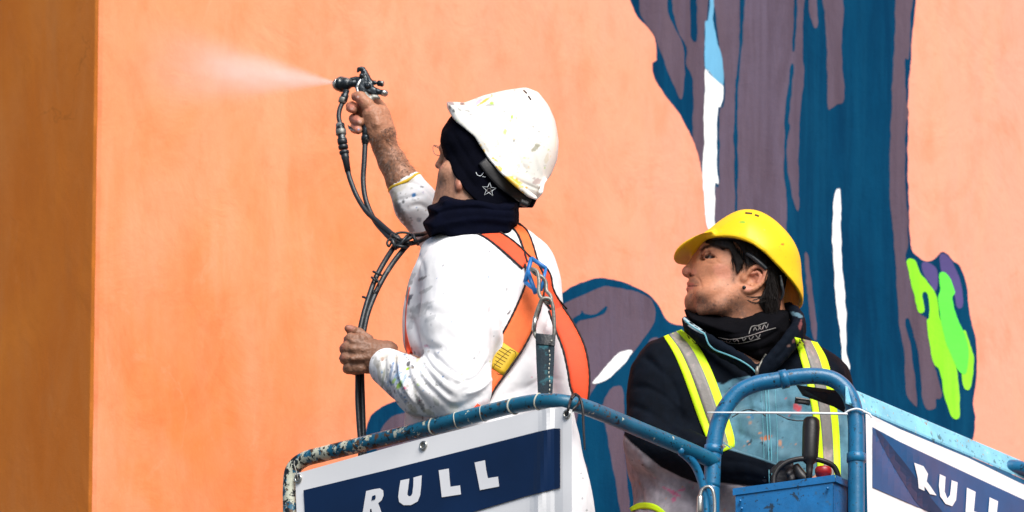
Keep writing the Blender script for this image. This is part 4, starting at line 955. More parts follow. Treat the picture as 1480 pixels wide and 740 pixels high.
# D-ring of blue plastic, steel shackles, lanyard with its stitched shock absorber
dv = Geo()
for a, b, r in (((768,373,175),(759,408,172),3.4), ((768,373,175),(789,388,168),3.2), ((759,408,172),(778,422,166),3.0), ((789,388,168),(782,420,164),2.4), ((763,392,172),(774,424,166),3.2)):
    dv.add(tube_geo(PW([a, tuple((np.array(a)+b)/2), b]), r*S, 8))
dv.obj('strap_buckle', M['blue_plastic'], p1)
cl = lambda L: [tuple(a) for a in L]
tube('shackle', cl([(768,389,160),(776,392,156),(779,406,154),(779,424,152),(786,434,150),(796,438,154),(796,428,158),(790,420,162),(789,408,164),(783,400,163),(774,396,163)]), 2.9, M['dull_steel'], p1, n=9, sub=5, closed=True)
lan = thing('lanyard', 'dark safety lanyard with steel hook hanging from the orange harness', 'lanyard', P(788, 575, 150))
tube('carabiner', cl([(780,440,148),(784,432,146),(794,432,147),(799,442,148),(801,466,150),(800,486,152),(790,492,152),(776,488,153),(772,476,153),(774,458,151),(777,448,149)]), 2.9, M['dull_steel'], lan, n=9, sub=5, closed=True)
tube('carabiner_gate', cl([(774,458,149),(771,478,151)]), 3.6, M['steel'], lan, n=9, sub=2)
def lan_map(x, y, l): return PW(np.stack([x, y, 146-(y-486)*0.02-np.abs((x-788)/14)**2*-3], 1))+np.array([0, -1, 0])*l
M['lanyard'] = material('dirty_lanyard_web', (0.006, 0.020, 0.032), 0.8, bump=0.5, bscale=300, var=0.4, vscale=60, c2=(0.03, 0.16, 0.20), c2amt=0.3)
sheet('shock_absorber', [(774,484),(802,486),(801,520),(798,580),(778,580),(775,520)], lan_map, M['lanyard'], lan, grid=5, thick=7*S)
sheet('web_tab', [(775,484),(803,487),(802,502),(775,499)], lambda x, y, l: lan_map(x, y, l+0.010), M['rubber'], lan, grid=5, thick=2*S)
tube('rivet', [(797,493,133),(797,493,129)], 2.2, M['dull_steel'], lan, n=10, sub=1)
for k in range(12):
    y = 506+k*6.2; x = 794+0.8*math.sin(k); tube('stitch', [(x,y,134.5),(x-.1,y+3.4,134.5)], 0.8, M['tape'], lan, n=5, sub=1)
print('harness ok')
# ================================================================== SPRAY GUN, HOSES, MIST
gun = thing('spray_gun', 'black paint spray gun gripped in the raised right hand', 'spray gun', P(523, 150, GD))
def gl(x, y, d=0): a = hx(x, y); return (a[0], a[1], GD+d)
def lathe(name, a, b, prof, m, parent, n=22):
    a = np.array(a, float); b = np.array(b, float)
    pts = [a+(b-a)*t for t, r in prof]; VF = tube_geo(PW(pts), [max(r, .05)*S for t, r in prof], n)
    return mesh_obj(name, VF[0], VF[1], m, parent)
lathe('gun_head', gl(262, 228, -2), gl(100, 240, 16), [(0, 5.4), (.25, 6.0), (.35, 6.8), (.45, 9.4), (.62, 10.6), (.70, 10.8), (.72, 11.8), (.86, 11.8), (.88, 10.2), (1.0, 9.6)], M['gunmetal'], gun)
lathe('air_cap', gl(112, 239, 15), gl(70, 243, 20), [(0, 10.2), (.3, 10.0), (.5, 8.8), (.8, 7.2), (.82, 3), (1.0, 2.2)], M['steel'], gun)
lathe('cap_ring', gl(142, 237, 12), gl(124, 238, 14), [(0, 11.4), (.3, 12.2), (.7, 12.2), (1, 11.4)], M['dull_steel'], gun)
F = Field((505, 88, GD-16), (560, 150, GD+20), 0.7)
gp = lambda L: [hx(x, y) for x, y in L]
F.slab(gp([(248,205),(262,188),(285,180),(300,152),(318,122),(342,125),(360,152),(380,190),(400,215),(402,255),(432,270),(430,330),(385,330),(345,312),(320,318),(300,330),(270,300),(262,280),(240,262)]), GD, 7, 4, k=0, sm=1)
F.chain([gl(322,175), gl(320,140), gl(312,116), gl(296,108), gl(278,112), gl(270,132)], [5, 4.4, 3.4, 2.8, 2.3, 1.9], 2)
F.cone(gl(300,165,-5), gl(300,165,-8), 3.6, 3.2, 1)
F.cone(gl(215,200,0), gl(262,195,0), 3.6, 4.0, 3)
F.cone(gl(350,250,-6), gl(350,250,-8.5), 4.5, 4, 1)
v, q = F.mesh(1); v = folds(v, q, [([hx(330,150), hx(345,200), hx(340,260)], 1.2, -.8)], [(3, .3)]); mesh_obj('gun_body', to_world(v), q, M['gunmetal'], gun)
lathe('spray_width_knob', gl(385, 222), gl(480, 235, -4), [(0, 3.4), (.3, 3.4), (.35, 2.4), (.5, 2.4), (.52, 4.4), (.95, 4.6), (1, 3.6)], M['gunmetal'], gun)
lathe('fluid_knob', gl(400, 292), gl(512, 316, -4), [(0, 5.2), (.35, 5.0), (.4, 4.2), (.6, 4.4), (.62, 4.9), (.66, 4.9)], M['gunmetal'], gun)
lathe('knob_collar', gl(470, 307, -3), gl(514, 317, -4), [(0, 4.9), (.2, 5.1), (.75, 5.1), (.78, 4.2), (.8, 3.6), (1.0, 3.4)], M['steel'], gun)
tube('trigger', [gl(292,200,-5), gl(272,238,-7), gl(262,268,-7), gl(270,305,-8), gl(292,345,-6), gl(300,375,-3)], [2.2, 2.6, 2.4, 2.0, 2.2, 2], M['steel'], gun, n=10)
lathe('grip', gl(335, 300), gl(330, 700), [(0, 6.2), (.1, 5.6), (.4, 5.2), (.8, 5.2), (1, 5.2)], M['gunmetal'], gun)
F = Field((520, 128, GD-14), (556, 166, GD+14), 0.7)
F.chain([gl(330,318,-3), gl(342,345,-4), gl(360,370,-3), gl(378,395,-1)], [4, 4.5, 3.8, 3.0], 3)
F.chain([gl(372,365,-3), gl(395,345,-3), gl(425,345,-3), gl(448,354,-2)], [4.6, 4.0, 2.8, 1.4], 3)
v, q = F.mesh(1); mesh_obj('grip_shield', to_world(v), q, M['dull_steel'], gun)
lathe('grip_nut', gl(332, 655), gl(328, 735), [(0, 5.0), (.15, 6.4), (.5, 6.6), (.55, 5.6), (.8, 5.6), (.85, 4.6), (1, 4.4)], M['gunmetal'], gun)
lathe('fluid_inlet', gl(178, 285, 4), gl(140, 395, 6), [(0, 4.6), (.3, 4.6), (.35, 6.0), (.8, 6.2), (.85, 4.8), (1, 4.4)], M['gunmetal'], gun)
lathe('inlet_nut', gl(150, 345, 4), gl(138, 392, 6), [(0, 5.8), (.1, 6.5), (.9, 6.5), (1, 5.5)], M['dull_steel'], gun, n=6)
rub = M['rubber']
hoA = thing('paint_hose', 'black paint hose with ribbed coupling hanging from the front of the spray gun', 'hose', P(521, 475, 300))
tube('hose_whip', [gl(140,392,6), gl(118,450,4), gl(112,510,2), gl(124,565,0)], 3.6, rub, hoA, n=10)
lathe('coupling', gl(120, 555), gl(140, 700), [(0, 4.6), (.08, 6.8), (.3, 6.8), (.33, 7.6), (.55, 7.6), (.6, 6.4), (.85, 5.8), (.9, 7.2), (1, 7.2)], M['gunmetal'], hoA, n=16)
lathe('coupling_band', gl(128, 610), gl(132, 655), [(0, 7.4), (.1, 8.0), (.9, 8.0), (1, 7.4)], M['dull_steel'], hoA, n=14)
for a, b in (((138,690),(146,735)), ((146,738),(152,775)), ((154,785),(160,815))):
    lathe('strain_relief', gl(*a), gl(*b), [(0, 5.6), (.12, 7.6), (.8, 7.4), (1, 5.4)], rub, hoA, n=14)
lathe('strain_relief', gl(158, 800), gl(188, 960), [(0, 6.2), (.3, 6.0), (.35, 5.4), (1, 4.4)], rub, hoA, n=14)
# lever of the coupling reaching the hand
mesh_obj('coupling_lever', PW([(502,180,GD-6),(508,184,GD-8),(514,190,GD-6),(504,187,GD-6),(502,180,GD-2),(508,184,GD-4),(514,190,GD-2),(504,187,GD-2)]), [(0,3,2,1),(4,5,6,7),(0,1,5,4),(1,2,6,5),(2,3,7,6),(3,0,4,7)], M['gunmetal'], hoA, smooth=False)
tube('hose_line', [gl(184,945,0),(507,262,GD-2),(516,284,GD-8),(530,306,GD-20),(548,322,GD-35),(564,336,GD-52),(576,345,365),(570,356,352),(557,376,330),(543,402,314),(532,432,302),(524,460,294),(519,485,290),(517,510,290),(517,545,292),(517,580,292),(519,615,290),(521,650,288),(522,760,286)], 3.9, rub, hoA, n=10, sub=7)
hoB = thing('air_hose', 'black air hose running from the bottom of the gun grip down through the left fist', 'hose', P(528, 300, 400))
tube('hose_line', [gl(328,730,0),(526.5,232,GD-2),(525,262,GD-4),(529,290,GD-10),(540,316,GD-22),(553,333,GD-38),(568,347,GD-58),(583,348,362),(590,352,352),(582,362,345),(568,380,332),(554,402,318),(541,428,306),(531,455,298),(525,485,294),(523,510,294),(523,548,296),(524,580,296),(525,615,294),(526,650,292),(528,760,290)], 4.0, rub, hoB, n=10, sub=7)
tube('hose_tail', [(574,350,350),(590,352,344),(605,349,352),(618,342,375),(632,336,410)], 3.8, rub, hoB, n=10)
tube('hose_tail', [(572,358,348),(592,342,350),(612,338,372),(628,330,410)], 3.4, rub, hoB, n=10)
for k, (x, y, an, L_) in enumerate([(574,344,30,9),(582,349,-50,11),(569,352,70,8),(590,346,-30,8),(600,346,60,8),(545,395,25,6),(541,404,40,5),(578,356,10,9),(530,431,20,6)]):
    ca, sa = math.cos(math.radians(an)), math.sin(math.radians(an)); D_ = 344 if k not in (5, 6, 8) else 312
    tube('tape_wrap', [(x+L_*ca*math.cos(t)-3*sa*0, y+L_*sa*math.cos(t), D_-2+8*math.sin(t)) for t in np.linspace(0, 6.28, 10)[:-1]], 2.6 if k not in (5, 6, 8) else 1.8, M['rubber'], hoB, n=7, sub=2, closed=True)
tube('tape_end', [(541,398,306),(548,410,304),(546,420,303),(541,424,304),(539,418,304)], 1.5, M['black'], hoB, n=6)
tube('tape_end', [(566,350,345),(562,356,342),(560,349,342),(572,338,344),(585,336,345),(598,340,346)], 1.8, M['black'], hoB, n=6)

# mist of paint drifting from the nozzle to the wall: a real cloud
nz0 = P(482, 119, GD+18); wl = P(165, 86, 640)
axis = (wl-nz0); Lm = axis.length; axn = axis.normalized()
mm = bpy.data.materials.new('paint_mist'); mm.use_nodes = True; t = mm.node_tree; N = t.nodes; L = t.links
for nn in list(N):
    if nn.type != 'OUTPUT_MATERIAL': N.remove(nn)
outn = [k for k in N if k.type == 'OUTPUT_MATERIAL'][0]
pv = N.new('ShaderNodeVolumePrincipled'); pv.inputs['Color'].default_value = (1.0, 1.0, 1.0, 1); pv.inputs['Anisotropy'].default_value = 0.0
tc = N.new('ShaderNodeTexCoord'); sx = N.new('ShaderNodeSeparateXYZ'); L.new(tc.outputs['Object'], sx.inputs[0])
def math_(op, a, b=None, c=None):
    x = N.new('ShaderNodeMath'); x.operation = op
    for i, k in enumerate((a, b, c)):
        if k is None: continue
        if isinstance(k, (int, float)): x.inputs[i].default_value = k
        else: L.new(k, x.inputs[i])
    return x.outputs[0]
X_ = sx.outputs[0]; r2 = math_('SQRT', math_('ADD', math_('POWER', sx.outputs[1], 2.0), math_('POWER', sx.outputs[2], 2.0)))
rad = math_('MULTIPLY_ADD', X_, 0.29, 0.004)
q_ = math_('DIVIDE', r2, rad)
fall = math_('POWER', math_('MAXIMUM', math_('SUBTRACT', 1.0, q_), 0.0), 1.4)
den = math_('DIVIDE', 10.0, math_('MULTIPLY_ADD', math_('POWER', X_, 1.15), 6.0, 0.05))
nz = N.new('ShaderNodeTexNoise'); nz.inputs['Scale'].default_value = 13; nz.inputs['Detail'].default_value = 8; nz.inputs['Roughness'].default_value = 0.7; mp = N.new('ShaderNodeMapping'); mp.inputs['Scale'].default_value = (0.4, 1, 1); L.new(tc.outputs['Object'], mp.inputs[0]); L.new(mp.outputs[0], nz.inputs[0])
nf = N.new('ShaderNodeMapRange'); nf.inputs[1].default_value = .3; nf.inputs[2].default_value = .75; nf.inputs[3].default_value = .05; nf.inputs[4].default_value = 2.4; L.new(nz.outputs[0], nf.inputs[0])
fade = N.new('ShaderNodeMapRange'); fade.interpolation_type = 'SMOOTHSTEP'; fade.inputs[1].default_value = Lm; fade.inputs[2].default_value = Lm*0.15; L.new(X_, fade.inputs[0])
dn = math_('MULTIPLY', math_('MULTIPLY', math_('MULTIPLY', fall, den), nf.outputs[0]), math_('MULTIPLY', fade.outputs[0], 1.5))
L.new(dn, pv.inputs['Density']); L.new(pv.outputs[0], outn.inputs['Volume'])
VF = tube_geo([Vector((x, 0, 0)) for x in (0, Lm*.5, Lm*0.97)], [0.008, 0.008+0.295*Lm*.5, 0.008+0.295*Lm*.97], 20)
mist = mesh_obj('spray_mist', VF[0], VF[1], mm, None)
mist.location = nz0; mist.rotation_euler = axn.to_track_quat('X', 'Z').to_euler()
tag(mist, 'pale cone of paint mist blowing left from the spray gun nozzle', 'paint mist')

# ================================================================== LIFT BASKET
bk = thing('lift_basket', 'worn blue tubular steel work basket of an aerial lift carrying both workers', 'lift basket', P(1000, 640, 250))
railw = lambda q: np.clip((700-q[:, 0])/330, 0, 1)**1.2
RR = 11.5
def railD(x): return (800-x)*0.86
LFT = [(x, 665+(x-430)*(583-665)/(770-430)*1.0, railD(x)) for x in (470, 540, 620, 700)]
rail_pts = [(421,800,328),(420,740,328),(420,700,328),(424,678,326),(440,664,318),(470,655.5,288),(540,638,228),(620,618,158),(700,597,90),(745,586,48),(775,581,22),(800,580,6),(825,583,4),(850,590,26),(890,606,78),(940,627,148),(990,648,214),(1032,667,262)]
tube('top_rail', rail_pts, RR, M['rail'], bk, n=20, sub=6, wearfn=railw)
tube('corner_post', [(421,790,328),(421,1250,328)], RR-1, M['rail'], bk, n=14, sub=1)
hoop = [(1028,1250,262),(1028,760,262),(1029,700,262),(1031,655,262),(1036,620,262),(1047,592,262),(1066,568,262),(1092,555,262),(1120,550,262),(1150,545,262),(1180,543.5,262),(1205,549,262),(1223,564,262),(1233,585,262),(1237,610,262),(1237.5,640,262),(1237.5,760,262),(1237.5,1250,262)]
tube('gate_hoop', hoop, 12.2, M['rail2'], bk, n=22, sub=6)
for a, b in (((1127,549.5,262),(1139,546.5,262)), ((1237.5,655,262),(1237.5,669,262)), ((1032,644,262),(1030.5,656,262))):
    lathe('rail_sleeve', a, b, [(0, 12), (.08, 14.2), (.92, 14.2), (1, 12)], M['rail2'], bk, n=22)
_rc = catmull(rail_pts, 12); _rc = _rc[_rc[:, 1] < 690]
for xm, rm in ((628, 1.3), (664, 0.8), (702, .6), (742, 1.5), (779, 1.3)):
    k_ = int(np.argmin(np.abs(_rc[:, 0]-xm))); a_, b_, c_ = PW(_rc[k_-1])[0], PW(_rc[k_])[0], PW(_rc[k_+1])[0]
    tg_ = Vector(c_-a_).normalized(); u_ = (ZA-tg_*tg_.z).normalized(); w_ = tg_.cross(u_)
    ring = [Vector(b_)+(u_*math.cos(t)+w_*math.sin(t))*(RR+0.3)*S+tg_*0.002*math.sin(2*t+xm) for t in np.linspace(0, 2*math.pi, 25)[:-1]]
    Geo().add(tube_geo(ring, rm*S, 6, closed=True)).obj('tape_mark', M['tape'], bk)
# brace and hooks beside the hoop
tube('brace', [(984,653,212),(994,661,220),(1004,672,230),(1012,690,238),(1018,715,244),(1021,745,246),(1022,900,250)], [6, 6.4, 6.4, 6, 5.5, 5, 5], M['rail2'], bk, n=12)
lathe('brace_bolt', (984,652,200), (984,652,193), [(0, 5.2), (.8, 5.2), (1, 4)], M['rail2'], bk, n=12)
cb = thing('carabiner', 'steel carabiner hooked on the basket brace beside the hoop', 'carabiner', P(1020, 720, 238))
tube('hook', cl([(1018,705,236),(1026,704,235),(1031,712,235),(1033,730,236),(1031,752,236),(1020,758,236),(1012,748,236),(1011,728,236),(1013,712,236)]), 2.6, M['steel'], cb, n=9, sub=4, closed=True)
lathe('screw_sleeve', (1012,716,234), (1011,742,234), [(0, 3.4), (.1, 4.6), (.9, 4.6), (1, 3.4)], M['steel'], cb, n=12)
# right hand side: pale boxed beam and blue tube beyond
def bd(x): return 262+(x-1240)*1.50
bx0, bx1 = 1222, 1700
def prism_obj(name, prof, xs, m, parent, wear=None):
    V = []; n = len(prof)
    for x in xs:
        yy = 562+(x-1232)*0.4250
        for dy, dD in prof: V.append((x, yy+dy, bd(x)+dD))
    F = [(i*n+k, i*n+(k+1) % n, (i+1)*n+(k+1) % n, (i+1)*n+k) for i in range(len(xs)-1) for k in range(n)]
    F += [tuple(range(n)), tuple((len(xs)-1)*n+k for k in range(n))[::-1]]
    return mesh_obj(name, PW(V), [f[::-1] for f in F], m, parent, smooth=False)
prism_obj('side_beam', [(0,14),(0.5,10),(22,2),(25,3),(25,26),(1,26)], np.linspace(bx0, bx1, 24), M['beam'], bk)
prism_obj('beam_lip', [(25.5,1),(33,3),(33,16),(25.5,16)], np.linspace(bx0+6, bx1, 24), M['rail2'], bk)
tube('side_rail', [(1430,690,590),(1452,676,600),(1480,678,620),(1520,700,660),(1600,740,740)], 11, M['rail2'], bk, n=16)
# dark plate under the hoop
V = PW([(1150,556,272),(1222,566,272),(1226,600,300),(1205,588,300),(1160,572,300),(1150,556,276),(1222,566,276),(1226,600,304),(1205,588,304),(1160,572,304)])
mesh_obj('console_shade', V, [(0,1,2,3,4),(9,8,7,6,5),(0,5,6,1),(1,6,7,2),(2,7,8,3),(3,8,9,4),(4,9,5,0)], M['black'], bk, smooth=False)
# lower frame, floor and mast (below the picture)
def at(x, D, z): p = gz(x, D, z); return P(*p)
zf = FLOOR_Z
corners = [(421, 328), (800, -2), (1032, 262), (1238, 262), (1560, 745), (1150, 1000), (700, 700)]
fl = [at(x, D, zf-6) for x, D in corners]; fb = [at(x, D, zf-22) for x, D in corners]; nn_ = len(fl)
mesh_obj('floor_plate', [tuple(v) for v in fl+fb], [tuple(range(nn_)), tuple(range(nn_, 2*nn_))[::-1]]+[(i, i+nn_, (i+1) % nn_+nn_, (i+1) % nn_) for i in range(nn_)], M['dull_steel'], bk, smooth=False)
for zz in (zf+20, zf+340):
    g = [at(x, D, zz) for x, D in corners[:3]]; o = Geo().add(tube_geo(g, 9*S, 10)).obj('lower_rail', M['rail'], bk)
for x, D in corners[3:]:
    Geo().add(tube_geo([at(x, D, zf), at(x, D, zf+700)], 10*S, 10)).obj('corner_post', M['rail2'], bk)
Geo().add(tube_geo([at(800, 24, zf), at(800, 24, zf+725)], 10*S, 10)).obj('corner_post', M['rail'], bk)
mz = at(1000, 420, zf-22)
Geo().add(box_geo(Vector((mz.x, mz.y, mz.z/2)), (XA, YA, ZA), (0.14, 0.14, mz.z/2-0.01))).obj('mast', M['rail2'], bk, smooth=False)

# control box with joystick
cbx = thing('control_box', 'blue steel control box with black joystick inside the basket hoop', 'control box', P(1140, 760, 300))
def boxpts(name, front, depth, m, parent):
    V = [(x, y, D) for x, y, D in front]+[(x+dx, y, D+depth) for (x, y, D), dx in zip(front, (0, 0, 0, 0))]
    V = PW(V); n = 4
    F = [(3, 2, 1, 0), (4, 5, 6, 7)]+[(i, (i+1) % 4, 4+(i+1) % 4, 4+i) for i in range(4)]
    return mesh_obj(name, V, F, m, parent, smooth=False)
def slabq(name, L4, thick, m, parent):       # four seen corners with depths, pushed back by thick
    V = PW(L4+[(a, b, c+thick) for a, b, c in L4]); F = [(0, 1, 2, 3)[::-1], (4, 5, 6, 7), (0, 1, 5, 4), (1, 2, 6, 5), (2, 3, 7, 6), (3, 0, 4, 7)]
    return mesh_obj(name, V, F, m, parent, smooth=False)
CBW = lambda q: np.zeros(len(q))
slabq('front_panel', [(1063,714,300),(1204,695,252),(1204,900,252),(1063,900,300)], 3, M['box'], cbx)
slabq('side_panel', [(1204.5,694,253),(1224,702,290),(1224,900,290),(1204.5,900,253)], 3, M['box'], cbx)
slabq('lid_edge', [(1059,706,299),(1207,686,249),(1207,696,249),(1059,716,299)], 6, M['box'], cbx)
slabq('lid_edge', [(1207.5,686,250),(1227,695,291),(1227,705,291),(1207.5,696,250)], 6, M['box'], cbx)
V = PW([(1062,708,304),(1205,689,256),(1225,697,292),(1080,716,345)]); mesh_obj('lid_plate', V, [(0,1,2,3)], M['box'], cbx, smooth=False)
for x, y in ((1070,724),(1196,706),(1072,735)): tube('rivet', [(x,y,297-(x-1063)*.34),(x,y,293-(x-1063)*.34)], 2.2, M['box'], cbx, n=10, sub=1)
lathe('joystick', (1169,700,300), (1173,603,306), [(0, 4), (.2, 5), (.30, 5.5), (.34, 10), (.40, 12), (.60, 12.4), (.85, 13), (.95, 12), (.985, 9), (1, 4)], M['black'], cbx, n=24)
tube('lever_guard', [(1118,700,300),(1119,688,300),(1126,676,300),(1140,667,300),(1160,663,300),(1185,665,302),(1205,674,306),(1212,690,308)], 4.0, M['black'], cbx, n=10)
tube('guard_plate', [(1150,672,310),(1158,688,308),(1168,694,306)], [5, 9, 6], M['black'], cbx, n=8)
lathe('stop_button', (1190,694,282), (1190,676,284), [(0, 8), (.3, 8), (.35, 11), (.6, 12.4), (.8, 12.6), (.95, 11.6), (1, 7)], M['red'], cbx, n=24)
print('basket ok')

# banners --------------------------------------------------------------
def banner1_map(x, y, lift):
    D = 326-(x-428)*0.868-14
    wv = 3.0*np.sin((x-y*0.25)/38.0)*np.clip((y-640)/100, 0.2, 1.4)+1.8*np.sin((x*0.4+y)/17.0)*0.6
    fold = -7*np.exp(-((x-790-(y-620)*-0.1)/7.0)**2)+4*np.exp(-((x-803)/6.0)**2)
    p = PW(np.stack([x, y, D+wv*0.6+fold*0.7], 1))
    return p+np.array([-0.654, -0.756, 0])*lift
cq = lambda L, ox=400, oy=540, k=0.32432: [(ox+k*x, oy+k*y) for x, y in L]
b1 = thing('banner', 'white banner with navy band lettered RULL tied to the left basket rail', 'banner', P(620, 720, 150), 'company banners on the basket')
edge = [(427,685),(480,670),(560,647.5),(613,633.5),(680,617),(740,602),(795,589.5),(812,588),(827,592)]
sheet('banner_cloth', edge+[(827,800),(828,1000),(436,1120),(431,800)], banner1_map, M['banner'], b1, grid=6, thick=0.0008)
sheet('navy_band', [(440,709),(560,680),(690,647),(780,624),(802,619.5),(811,620),(811,706),(800,708),(760,718),(690,739),(640,757),(446,815)], lambda x, y, l: banner1_map(x, y, l+0.003), M['navy_print'], b1, grid=5, thick=0.0003)
letters = {
 'letter_r': cq([(405,525),(440,517),(466,513),(480,522),(482,545),(474,566),(458,580),(466,600),(478,640),(490,690),(450,700),(438,650),(428,604),(422,606),(420,640),(412,700),(372,708),(385,650),(393,600)]),
 'letter_u': cq([(558,478),(597,470),(592,510),(588,540),(594,549),(605,547),(611,536),(615,500),(616,465),(652,455),(650,500),(645,545),(634,572),(604,588),(572,588),(552,574),(548,550),(552,515)]),
 'letter_l': cq([(728,433),(773,425),(776,465),(780,506),(823,500),(827,540),(742,553),(735,490)]),
 'letter_l.001': cq([(888,398),(934,388),(939,430),(947,468),(992,461),(997,505),(912,521),(900,460)])}
for nme, L_ in letters.items():
    sheet(nme.split('.')[0], L_, lambda x, y, l: banner1_map(x, y, l+0.0045), M['white_print'], b1, grid=6, thick=0.0003)
sheet('letter_counter', cq([(433,548),(446,543),(449,550),(446,562),(430,567)]), lambda x, y, l: banner1_map(x, y, l+0.0055), M['navy_print'], b1, grid=5, thick=0.0003)
def grommet(x, y, mp_, parent, r=5.5):
    g = Geo(); n = 20; V = []; F = []
    c = mp_(np.array([x]), np.array([y]), 0.003)[0]; ux = mp_(np.array([x+1.]), np.array([y]), 0.003)[0]-c; uy = mp_(np.array([x]), np.array([y+1.]), 0.003)[0]-c
    ux = np.array([ux[0], ux[1], 0]); ux /= np.linalg.norm(ux); uz = np.array([0, 0, 1.])
    ring = [c+(ux*math.cos(t)+uz*math.sin(t))*r*S for t in np.linspace(0, 2*math.pi, 21)[:-1]]
    g.add(tube_geo(ring, 1.9*S, 8, closed=True)); g.obj('grommet', M['steel'], parent)
    ring = [Vector(c+(ux*math.cos(t)+uz*math.sin(t))*(r-1.4)*S) for t in np.linspace(0, 2*math.pi, 21)[:-1]]
    return mesh_obj('grommet_hole', [tuple(p) for p in ring], [tuple(range(20))], M['black'] if x > 800 else M['dull_steel'], parent, smooth=False)
for x, y in ((432, 692), (613, 644.5), (820.5, 599)): grommet(x, y, banner1_map, b1)
zt1 = thing('cable_tie', 'black cable tie holding the white banner corner to the blue rail', 'cable tie', P(835, 590, -20))
tube('tie_loop', [(820,600,-32),(822,588,-36),(825,578,-22),(828,571,0),(833,570,12),(838,578,-2),(836,584,-22),(828,592,-30),(821,602,-20)], 2.0, M['black'], zt1, n=8)
tube('tie_tail', [(826,577,-24),(832,571,-20),(838,575,-30),(842,590,-34),(843,610,-34),(844,630,-34),(845,650,-33)], [2, 2, 2, 2, 1.8, 1.6, 1.2], M['black'], zt1, n=8)
tie2 = thing('wire_tie', 'thin twisted wire tying the banner to the far left corner of the rail', 'wire tie', P(430, 680, 315))
tube('wire', [(431,694,306),(429,684,306),(425,670,312),(427,662,318)], 0.9, M['dull_steel'], tie2, n=6)
# banner on the right side
def banner2_map(x, y, lift):
    D = bd(x)-6; fold = 5*np.exp(-(((x-1262)-(y-619)*0.62)/14.0)**2)-4*np.exp(-(((x-1300)-(y-619)*0.62)/22.0)**2)+2.0*np.sin((x+y*.5)/30)
    p = PW(np.stack([x, y, D+fold], 1)); return p+np.array([-0.83, -0.55, 0])*lift*0+np.array([0.0, -1, 0])*lift
b2 = thing('banner', 'white banner with navy band, sheen painted in, lettered RULL hanging on the right basket beam', 'banner', P(1360, 720, 400), 'company banners on the basket')
sheet('banner_cloth', [(1251,596),(1300,620),(1400,662),(1480,701),(1700,800),(1700,1000),(1257,900),(1253,700)], banner2_map, M['banner'], b2, grid=10, thick=0.0008)
sheet('navy_band', [(1261,618),(1300,639),(1400,686),(1480,723),(1700,826),(1700,960),(1480,800),(1400,765),(1344,741),(1261,705)], lambda x, y, l: banner2_map(x, y, l+0.003), M['navy_print_sheen'], b2, grid=9, thick=0.0004)
c7 = lambda L: cq(L, 1000, 520, 0.32432)
sheet('fold_shade_strip', c7([tuple(p) for p in catmull([(818,312),(842,330),(870,365),(910,415),(955,470),(1020,560),(1075,630),(1120,690),(1060,680),(1010,650),(955,570),(900,480),(855,400),(828,345)], 5, True)]), lambda x, y, l: banner2_map(x, y, l+0.0046), M['fold_shade'], b2, grid=8, thick=0.0003)  # dark strip laid on the band to paint the shade of its fold
for nme, L_ in (('letter_r', [(990,462),(1032,478),(1052,512),(1046,545),(1062,566),(1090,608),(1060,602),(1036,568),(1036,588),(1010,576),(1006,530)]),
                ('letter_u', [(1104,513),(1130,525),(1126,590),(1138,622),(1150,606),(1157,540),(1184,550),(1177,628),(1160,656),(1130,646),(1106,612),(1100,565)]),
                ('letter_l', [(1225,573),(1264,592),(1256,678),(1302,694),(1298,724),(1218,700)]),
                ('letter_l', [(1326,616),(1364,634),(1358,690),(1402,708),(1400,742),(1318,716)])):
    sheet(nme, c7(L_), lambda x, y, l: banner2_map(x, y, l+0.0062), M['white_print'], b2, grid=6, thick=0.0004)
strg = thing('tie_string', 'white string stretched across the blue hoop and knotted round its right post', 'string', P(1238, 596, 240))
tube('string_line', [(1022,596,246),(1080,596.5,246),(1150,597,246),(1216,598,246),(1224,599,246)], [0.8, 1.5, 1.8, 1.8, 1.6], M['string'], strg, n=7)
tube('string_loop', [(1220,599,252),(1226,594,248),(1238,591,246),(1248,594,250),(1252,597,262),(1248,596,275),(1226,590,275),(1222,596,262)], 1.6, M['string'], strg, n=7, closed=True)
tube('string_end', [(1248,595,246),(1256,598,244),(1260,603,244)], 1.5, M['string'], strg, n=6)
print('banners ok')
#%%PART4
# ================================================================== WORKER IN THE YELLOW HELMET
HD = 480
body2 = ([], [], [])
F = Field((972, 300, HD-75), (1160, 530, HD+75), 1.25)
c6 = lambda x, y: (960+x*0.18913, 340+y*0.18913)
HEAD2 = [(1014,364),(1006,384),(1003,398),(1002,412),(1000,424),(998,438),(1002,452),(1022,462),(1060,470),(1095,480),(1118,470),(1126,440),(1134,385),(1124,345),(1090,322),(1045,328),(1022,345)]
F.slab(HEAD2, HD, 52, 42, k=0, ax=LAT, sm=12)
F.slab([(1015,352),(1009,370),(1001,384),(997,396),(997,404),(995.5,412),(994,424),(992,434),(994,446),(1006,456),(1040,455),(1050,400),(1040,350)], HD, 27, 20, k=14, ax=LAT, sm=3)
F.cone((1009, 370, HD), (993.5, 391, HD), 5.4, 6.4, 6)                     # nose
F.cone((1016, 358, HD), (1008, 370, HD), 6, 5, 8)
F.ell((993.8, 393.4, HD), (7.8, 8.2, 7.0), 0, 5)
F.ell((1002.5, 394, HD-9.5), (7.2, 5.5, 6.0), -15, 3); F.ell((1001.5, 398, HD+8.5), (6.2, 5.5, 5.6), -15, 3)
F.ell((999.5, 398.3, HD-10), (4.8, 5.0, 2.7), -14, 1.0, op='-'); F.ell((997, 401, HD+6), (3.6, 3, 1.8), -20, 1.5, op='-')
F.cone((1003, 400, HD-13), (1010, 410, HD-22), 2.0, 2.0, 6, op='-')      # fold from the nose to the mouth corner
F.chain([(995.8, 410.0, HD), (999, 410.2, HD-9), (1007, 410.5, HD-17)], [3.2, 3.0, 1.6], 3)
F.chain([(995.0, 418.0, HD), (998.5, 417.6, HD-9), (1007, 414.5, HD-17)], [3.6, 3.2, 1.6], 3)
